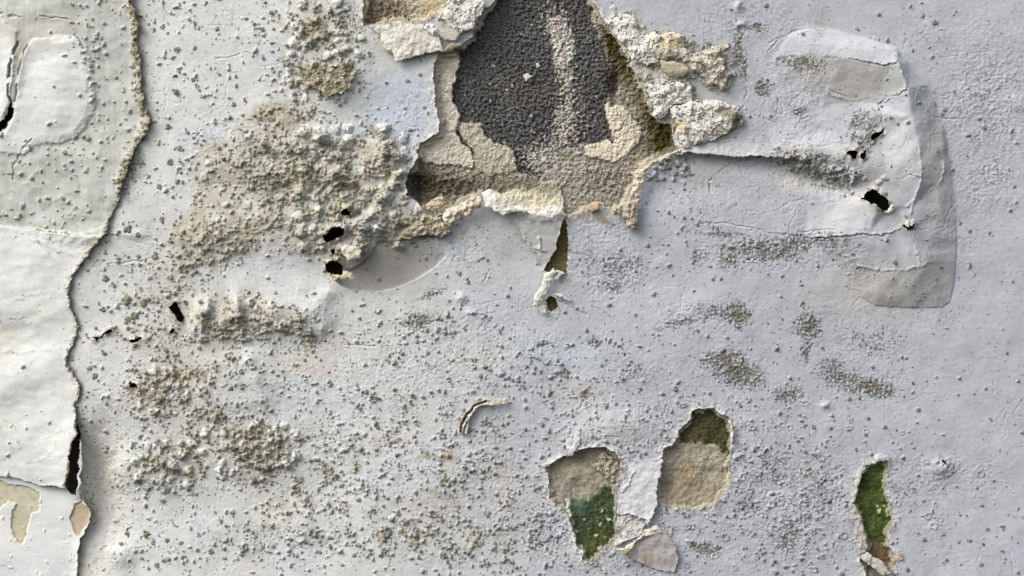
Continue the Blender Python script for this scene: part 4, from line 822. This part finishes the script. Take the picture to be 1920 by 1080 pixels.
# lower lip of the big hole
RL = lambda pts: P(700,250,2.4,pts)
flake(RL([(490,270),(520,250),(560,262),(600,290),(640,320),(690,340),(740,352),(780,330),(830,318),(858,330),(855,362),(820,378),(775,385),(720,368),(660,352),(620,358),(585,372),(540,350),(505,330),(495,300)]), 'white curled paint lip along the bottom of the big hole', 16, WH, 5, (0,.12), 1.8, 12, 3, 3, col2=lin(196,192,178))
flake(RL([(310,370),(330,340),(380,325),(420,300),(440,285),(480,280),(495,300),(490,335),(450,350),(430,380),(400,370),(370,400),(340,425),(310,400)]), 'lumpy white rolled rim at the bottom left of the big hole', 16, lin(202,192,172), 9, (0,0), 3.2, 9, 1, 3)
flake(RL([(235,320),(270,290),(320,285),(330,310),(310,350),(270,355),(240,345)]), 'small pinkish tan crumb in the bottom left corner of the big hole', 6, lin(188,170,146), 7, (0,0), 2.6, 7, 1, 3)
flake(RL([(180,400),(240,360),(290,380),(340,420),(350,450),(300,470),(240,455),(170,480),(120,470),(130,430)]), 'brown-tan knobbly crust clump left of the rolled rim', 12, lin(174,166,146), 8, (0,0), 3.6, 8, 0, 3, col2=lin(146,136,112))
flake(RL([(960,345),(975,315),(1010,305),(1030,320),(1015,345),(985,358)]), 'small round tan crumb at the bottom right of the big hole', 4, lin(182,164,136), 6, (0,0), 1.2, 8, 0, 3)
flake(RL([(1070,345),(1110,320),(1150,300),(1195,295),(1198,330),(1190,370),(1195,410),(1175,438),(1140,425),(1130,390),(1110,372),(1080,368)]), 'tan crumbly clump hanging below the bottom right corner of the big hole', 10, lin(176,166,148), 10, (0,0), 2.8, 8, 0, 3, mat=M_PLASTER)
flake(RL([(1150,290),(1165,230),(1180,170),(1200,165),(1230,140),(1260,120),(1330,92),(1382,66),(1385,82),(1330,112),(1280,135),(1240,160),(1220,210),(1210,260),(1190,295)]), 'narrow crumbly white rim up the right side of the big hole', 8, lin(196,186,164), 6, (0,0), 3.0, 8, 1, 3)
# hanging flaps in the slot under the lip
R6 = lambda pts: P(960,360,3,pts)
flake(R6([(10,150),(100,165),(220,160),(298,130),(268,230),(240,330),(185,432),(150,410),(130,340),(80,300),(45,230)]), 'grey triangular paint flap hanging below the white lip', 7, lin(186,186,184), 0, (.02,-.16), .7, 20, 2, 2, crease=[(R6([(150,250),(160,330),(200,330)]), 2.5), (R6([(60,230),(110,310),(180,320)]), 2)], spots=[(1033,520,3,lin(130,120,100))])
flake(R6([(180,455),(235,425),(262,445),(230,500),(205,560),(165,610),(145,645),(118,640),(130,580),(160,520)]), 'white twisted strip of paint below the triangular flap', 10, lin(208,206,196), 5, (0,0), 1.2, 8, 1, 2)
flake(R6([(240,428),(305,455),(285,470),(262,485),(258,505),(245,480),(250,455)]), 'tiny curled white hook beside the mossy slot', 8, lin(205,203,192), 3, (0,0), .5, 8, 1, 1.5)
flake(R6([(225,560),(260,570),(310,590),(345,608),(320,612),(270,595),(235,580)]), 'thin white sliver lying right of the small olive hole', 6, lin(205,203,196), 3, (0,0), .6, 8, 0, 1.5)
flake(R6([(140,640),(165,620),(190,640),(200,680),(165,690),(155,665)]), 'small white flap left of the small olive hole', 6, lin(210,208,200), 2, (0,0), .8, 8, 1, 1.5)
# the arched curl in the middle
def curve_poly(pts, wd):
    p = np.array(pts, float); t = np.gradient(p, axis=0); t /= np.linalg.norm(t, axis=1)[:, None]; n = np.stack([-t[:, 1], t[:, 0]], 1)
    w = (np.array(wd) if hasattr(wd, '__len__') else np.full(len(p), wd))[:, None]
    return [tuple(q) for q in np.concatenate([p+n*w, (p-n*w)[::-1]])]
arc = P(480,720,3,[(1150,275),(1158,222),(1190,170),(1228,122),(1290,98),(1350,98),(1415,88)])
flake(curve_poly(arc, [3,6,7,6,7,6,4.5]), 'arched white rolled curl of paint alone in the middle of the lower wall', 9, lin(205,202,188), 2.5, (0,0), 1.4, 7, 2.5, 2, jag=.8, groove=[arc[:5]], col2=lin(184,178,156))
arc2 = P(480,720,3,[(1180,280),(1192,240),(1196,200)])
flake(curve_poly(arc2, [2.4,2.8,1.6]), 'short white spur leaning on the foot of the arched curl', 8, lin(208,206,192), 2.5, (0,0), 1, 7, 1, 2, jag=.5)
# between the two green holes
R7 = lambda pts: P(960,720,3,pts)
flake(R7([(630,430),(700,430),(850,418),(835,500),(818,570),(815,660),(800,720),(765,785),(740,755),(700,745),(600,730),(585,640),(590,600),(640,540),(660,470)]), 'smooth white tongue of paint between the tan hole and the green-floored hole', 7, lin(200,201,204), 1, (.03,.01), 1.5, 20, 2, 2.5, jag=1.5, crease=[(R7([(690,490),(650,560),(610,610)]), 2)])
flake(R7([(600,735),(680,738),(730,750),(755,785),(735,830),(700,860),(640,880),(590,915),(565,905),(605,850),(590,800)]), 'small white pointed flake below the smooth tongue', 5, lin(200,199,197), 1, (0,.04), 1.4, 12, 2, 2.5, cells=.8)
flake(R7([(650,960),(668,915),(705,870),(760,838),(810,830),(850,832),(880,852),(905,885),(922,925),(932,970),(930,1010),(910,1058),(870,1054),(820,1045),(780,1030),(750,1015),(715,1002),(680,985)]), 'drooping grey half-round flap near the bottom edge below the two holes', 9, lin(176,172,168), 0, (.06,-.16), 1.3, 22, 1.5, 2.2, jag=.7, spots=[(1190,1010,10,lin(150,140,120)),(1215,1050,9,lin(160,150,132))])
flake(R7([(560,930),(620,915),(680,880),(730,830),(780,800),(820,785),(825,815),(850,835),(760,850),(700,880),(665,930),(660,970),(620,955)]), 'white ruffled rim curling over the half-round flap', 13, lin(208,202,188), 4, (0,0), 2.0, 9, 2, 2.2, spots=[(1174,1038,6,lin(120,96,64))])
flake(R7([(300,290),(370,270),(385,310),(375,350),(345,400),(310,395),(300,340)]), 'small peeled white tab over the top left of the green-floored hole', 8, lin(204,204,202), 2, (0,0), 1.4, 10, 2, 2.2)
flake(R7([(440,460),(470,420),(490,390),(540,380),(545,400),(590,420),(605,470),(590,520),(570,560),(535,540),(500,500),(470,480)]), 'crumbling grey-white patch inside the top right of the green-floored hole', -4, lin(178,172,154), 3, (0,0), 2.6, 8, 1, 2, cells=1.4, mat=M_PLASTER)
flake(R7([(300,640),(335,655),(325,690),(345,740),(325,760),(305,720)]), 'thin white sliver on the left rim of the green-floored hole', 2, lin(196,192,172), 3, (0,0), 1, 8, 1, 2)
flake(R7([(1215,190),(1232,200),(1245,260),(1240,330),(1228,400),(1222,400),(1228,330),(1225,250)]), 'narrow white turned-up edge right of the tan and olive hole', 6, lin(206,204,196), 3, (0,0), 1.2, 7, 1, 2)
flake(R7([(1235,390),(1290,380),(1305,392),(1260,418),(1235,415)]), 'tiny white shred stuck right of the tan and olive hole', 4, lin(198,200,204), 2, (0,0), .8, 8, 1, 1.5)
# the slot at the lower right
R8 = lambda pts: P(1440,720,3,pts)
flake(R8([(485,560),(490,500),(520,455),(560,430),(545,470),(525,520),(505,570),(488,660),(475,665)]), 'narrow grey-white turned edge up the left of the green slot', 6, lin(190,188,182), 3, (0,0), 1.2, 8, 2, 2.2)
flake(R8([(445,670),(480,680),(520,740),(548,850),(556,930),(520,960),(500,975),(485,900),(480,800),(455,740)]), 'grey peeled strip standing left of the lower green slot', 8, lin(178,176,168), 3, (-.05,0), 1.6, 10, 2, 2.2)
flake(R8([(512,968),(550,938),(600,965),(655,1010),(695,1068),(640,1078),(592,1035),(540,1005)]), 'grey-white tongue curling across the bottom of the green slot', 12, lin(184,182,174), 5, (0,0), 1.2, 10, 1, 2.2)
flake(R8([(670,950),(720,960),(760,950),(765,985),(735,1000),(712,1020),(690,990)]), 'brown-edged tan chip right of the foot of the green slot', 1, lin(160,146,120), 2, (0,0), 1.2, 8, 1, 2, col2=lin(180,172,156))
flake(R8([(590,410),(620,380),(660,395),(685,430),(600,442)]), 'white crumpled tab capping the top of the green slot', 4, lin(200,202,204), 3, (0,0), 1.2, 9, 1, 2)
# lips of the torn openings
flake(P(1440,260,3,[(512,342),(545,352),(600,375),(612,385),(585,384),(545,368),(520,352)]), 'white lip under the largest black opening of the blister', 32, lin(212,210,198), 2, (0,0), .8, 8, 1, 1.5)
flake(P(1440,260,3,[(655,400),(670,370),(690,360),(702,378),(690,410),(672,428),(640,420)]), 'small white ruffle at the right end of the largest black opening', 32, lin(208,204,190), 4, (0,0), 1.5, 6, 1, 1.5)
flake(P(1440,260,3,[(752,485),(765,450),(790,462),(815,450),(830,475),(810,482),(790,492),(770,505)]), 'small white crimped tuft at the lower right pucker of the blister', 30, lin(208,204,190), 3, (0,0), 1.5, 6, 1, 1.5)
flake(P(1440,0,3,[(490,905),(525,900),(535,935),(515,945),(495,930)]), 'tiny pale curl under the left pair of black openings', 24, lin(196,188,162), 3, (0,0), 1, 6, 1, 1.5)
flake(P(480,360,3,[(385,480),(420,470),(480,462),(500,440),(540,450),(565,490),(545,500),(480,495),(430,492)]), 'pale crumbly rim below the round black pit', 18, lin(196,186,162), 5, (0,0), 2.2, 7, 1, 2)
flake(P(480,360,3,[(480,310),(520,290),(580,300),(600,340),(590,375),(540,390),(500,370),(485,340)]), 'whitish lump between the two black pits of the crust', 20, lin(208,202,186), 5, (0,0), 1.8, 9, 1, 2)
flake(P(0,360,3,[(940,650),(950,640),(975,700),(1000,740),(995,780),(980,730),(950,690)]), 'thin pale lip left of the lone black tear', 12, lin(200,198,186), 2, (0,0), .8, 7, 1, 1.5)
flake(P(0,360,3,[(745,850),(800,825),(850,805),(845,818),(800,840),(760,858)]), 'thin pale lip under the second small slit on the left', 8, lin(196,192,176), 2, (0,0), .8, 7, 1, 1.5)
flake([(978,141),(990,134),(992,138),(1000,141),(992,146),(986,154),(984,146)], 'small white star-shaped chip stuck to the dark concrete', -14, lin(214,212,204), 1, (0,0), .5, 6, 0, 1.5, jag=.3)
flake([(1012,298),(1024,293),(1028,300),(1018,304)], 'small pale chip low on the dark concrete', -14, lin(205,203,196), 1.5, (0,0), .5, 6, 0, 1.5, jag=.3)
flake([(1004,118),(1010,116),(1014,124),(1006,127)], 'tiny white chip left of the chalky run on the concrete', -14, lin(205,203,196), 1.5, (0,0), .5, 6, 0, 1.5, jag=.3)
print('objects', len(bpy.data.objects))
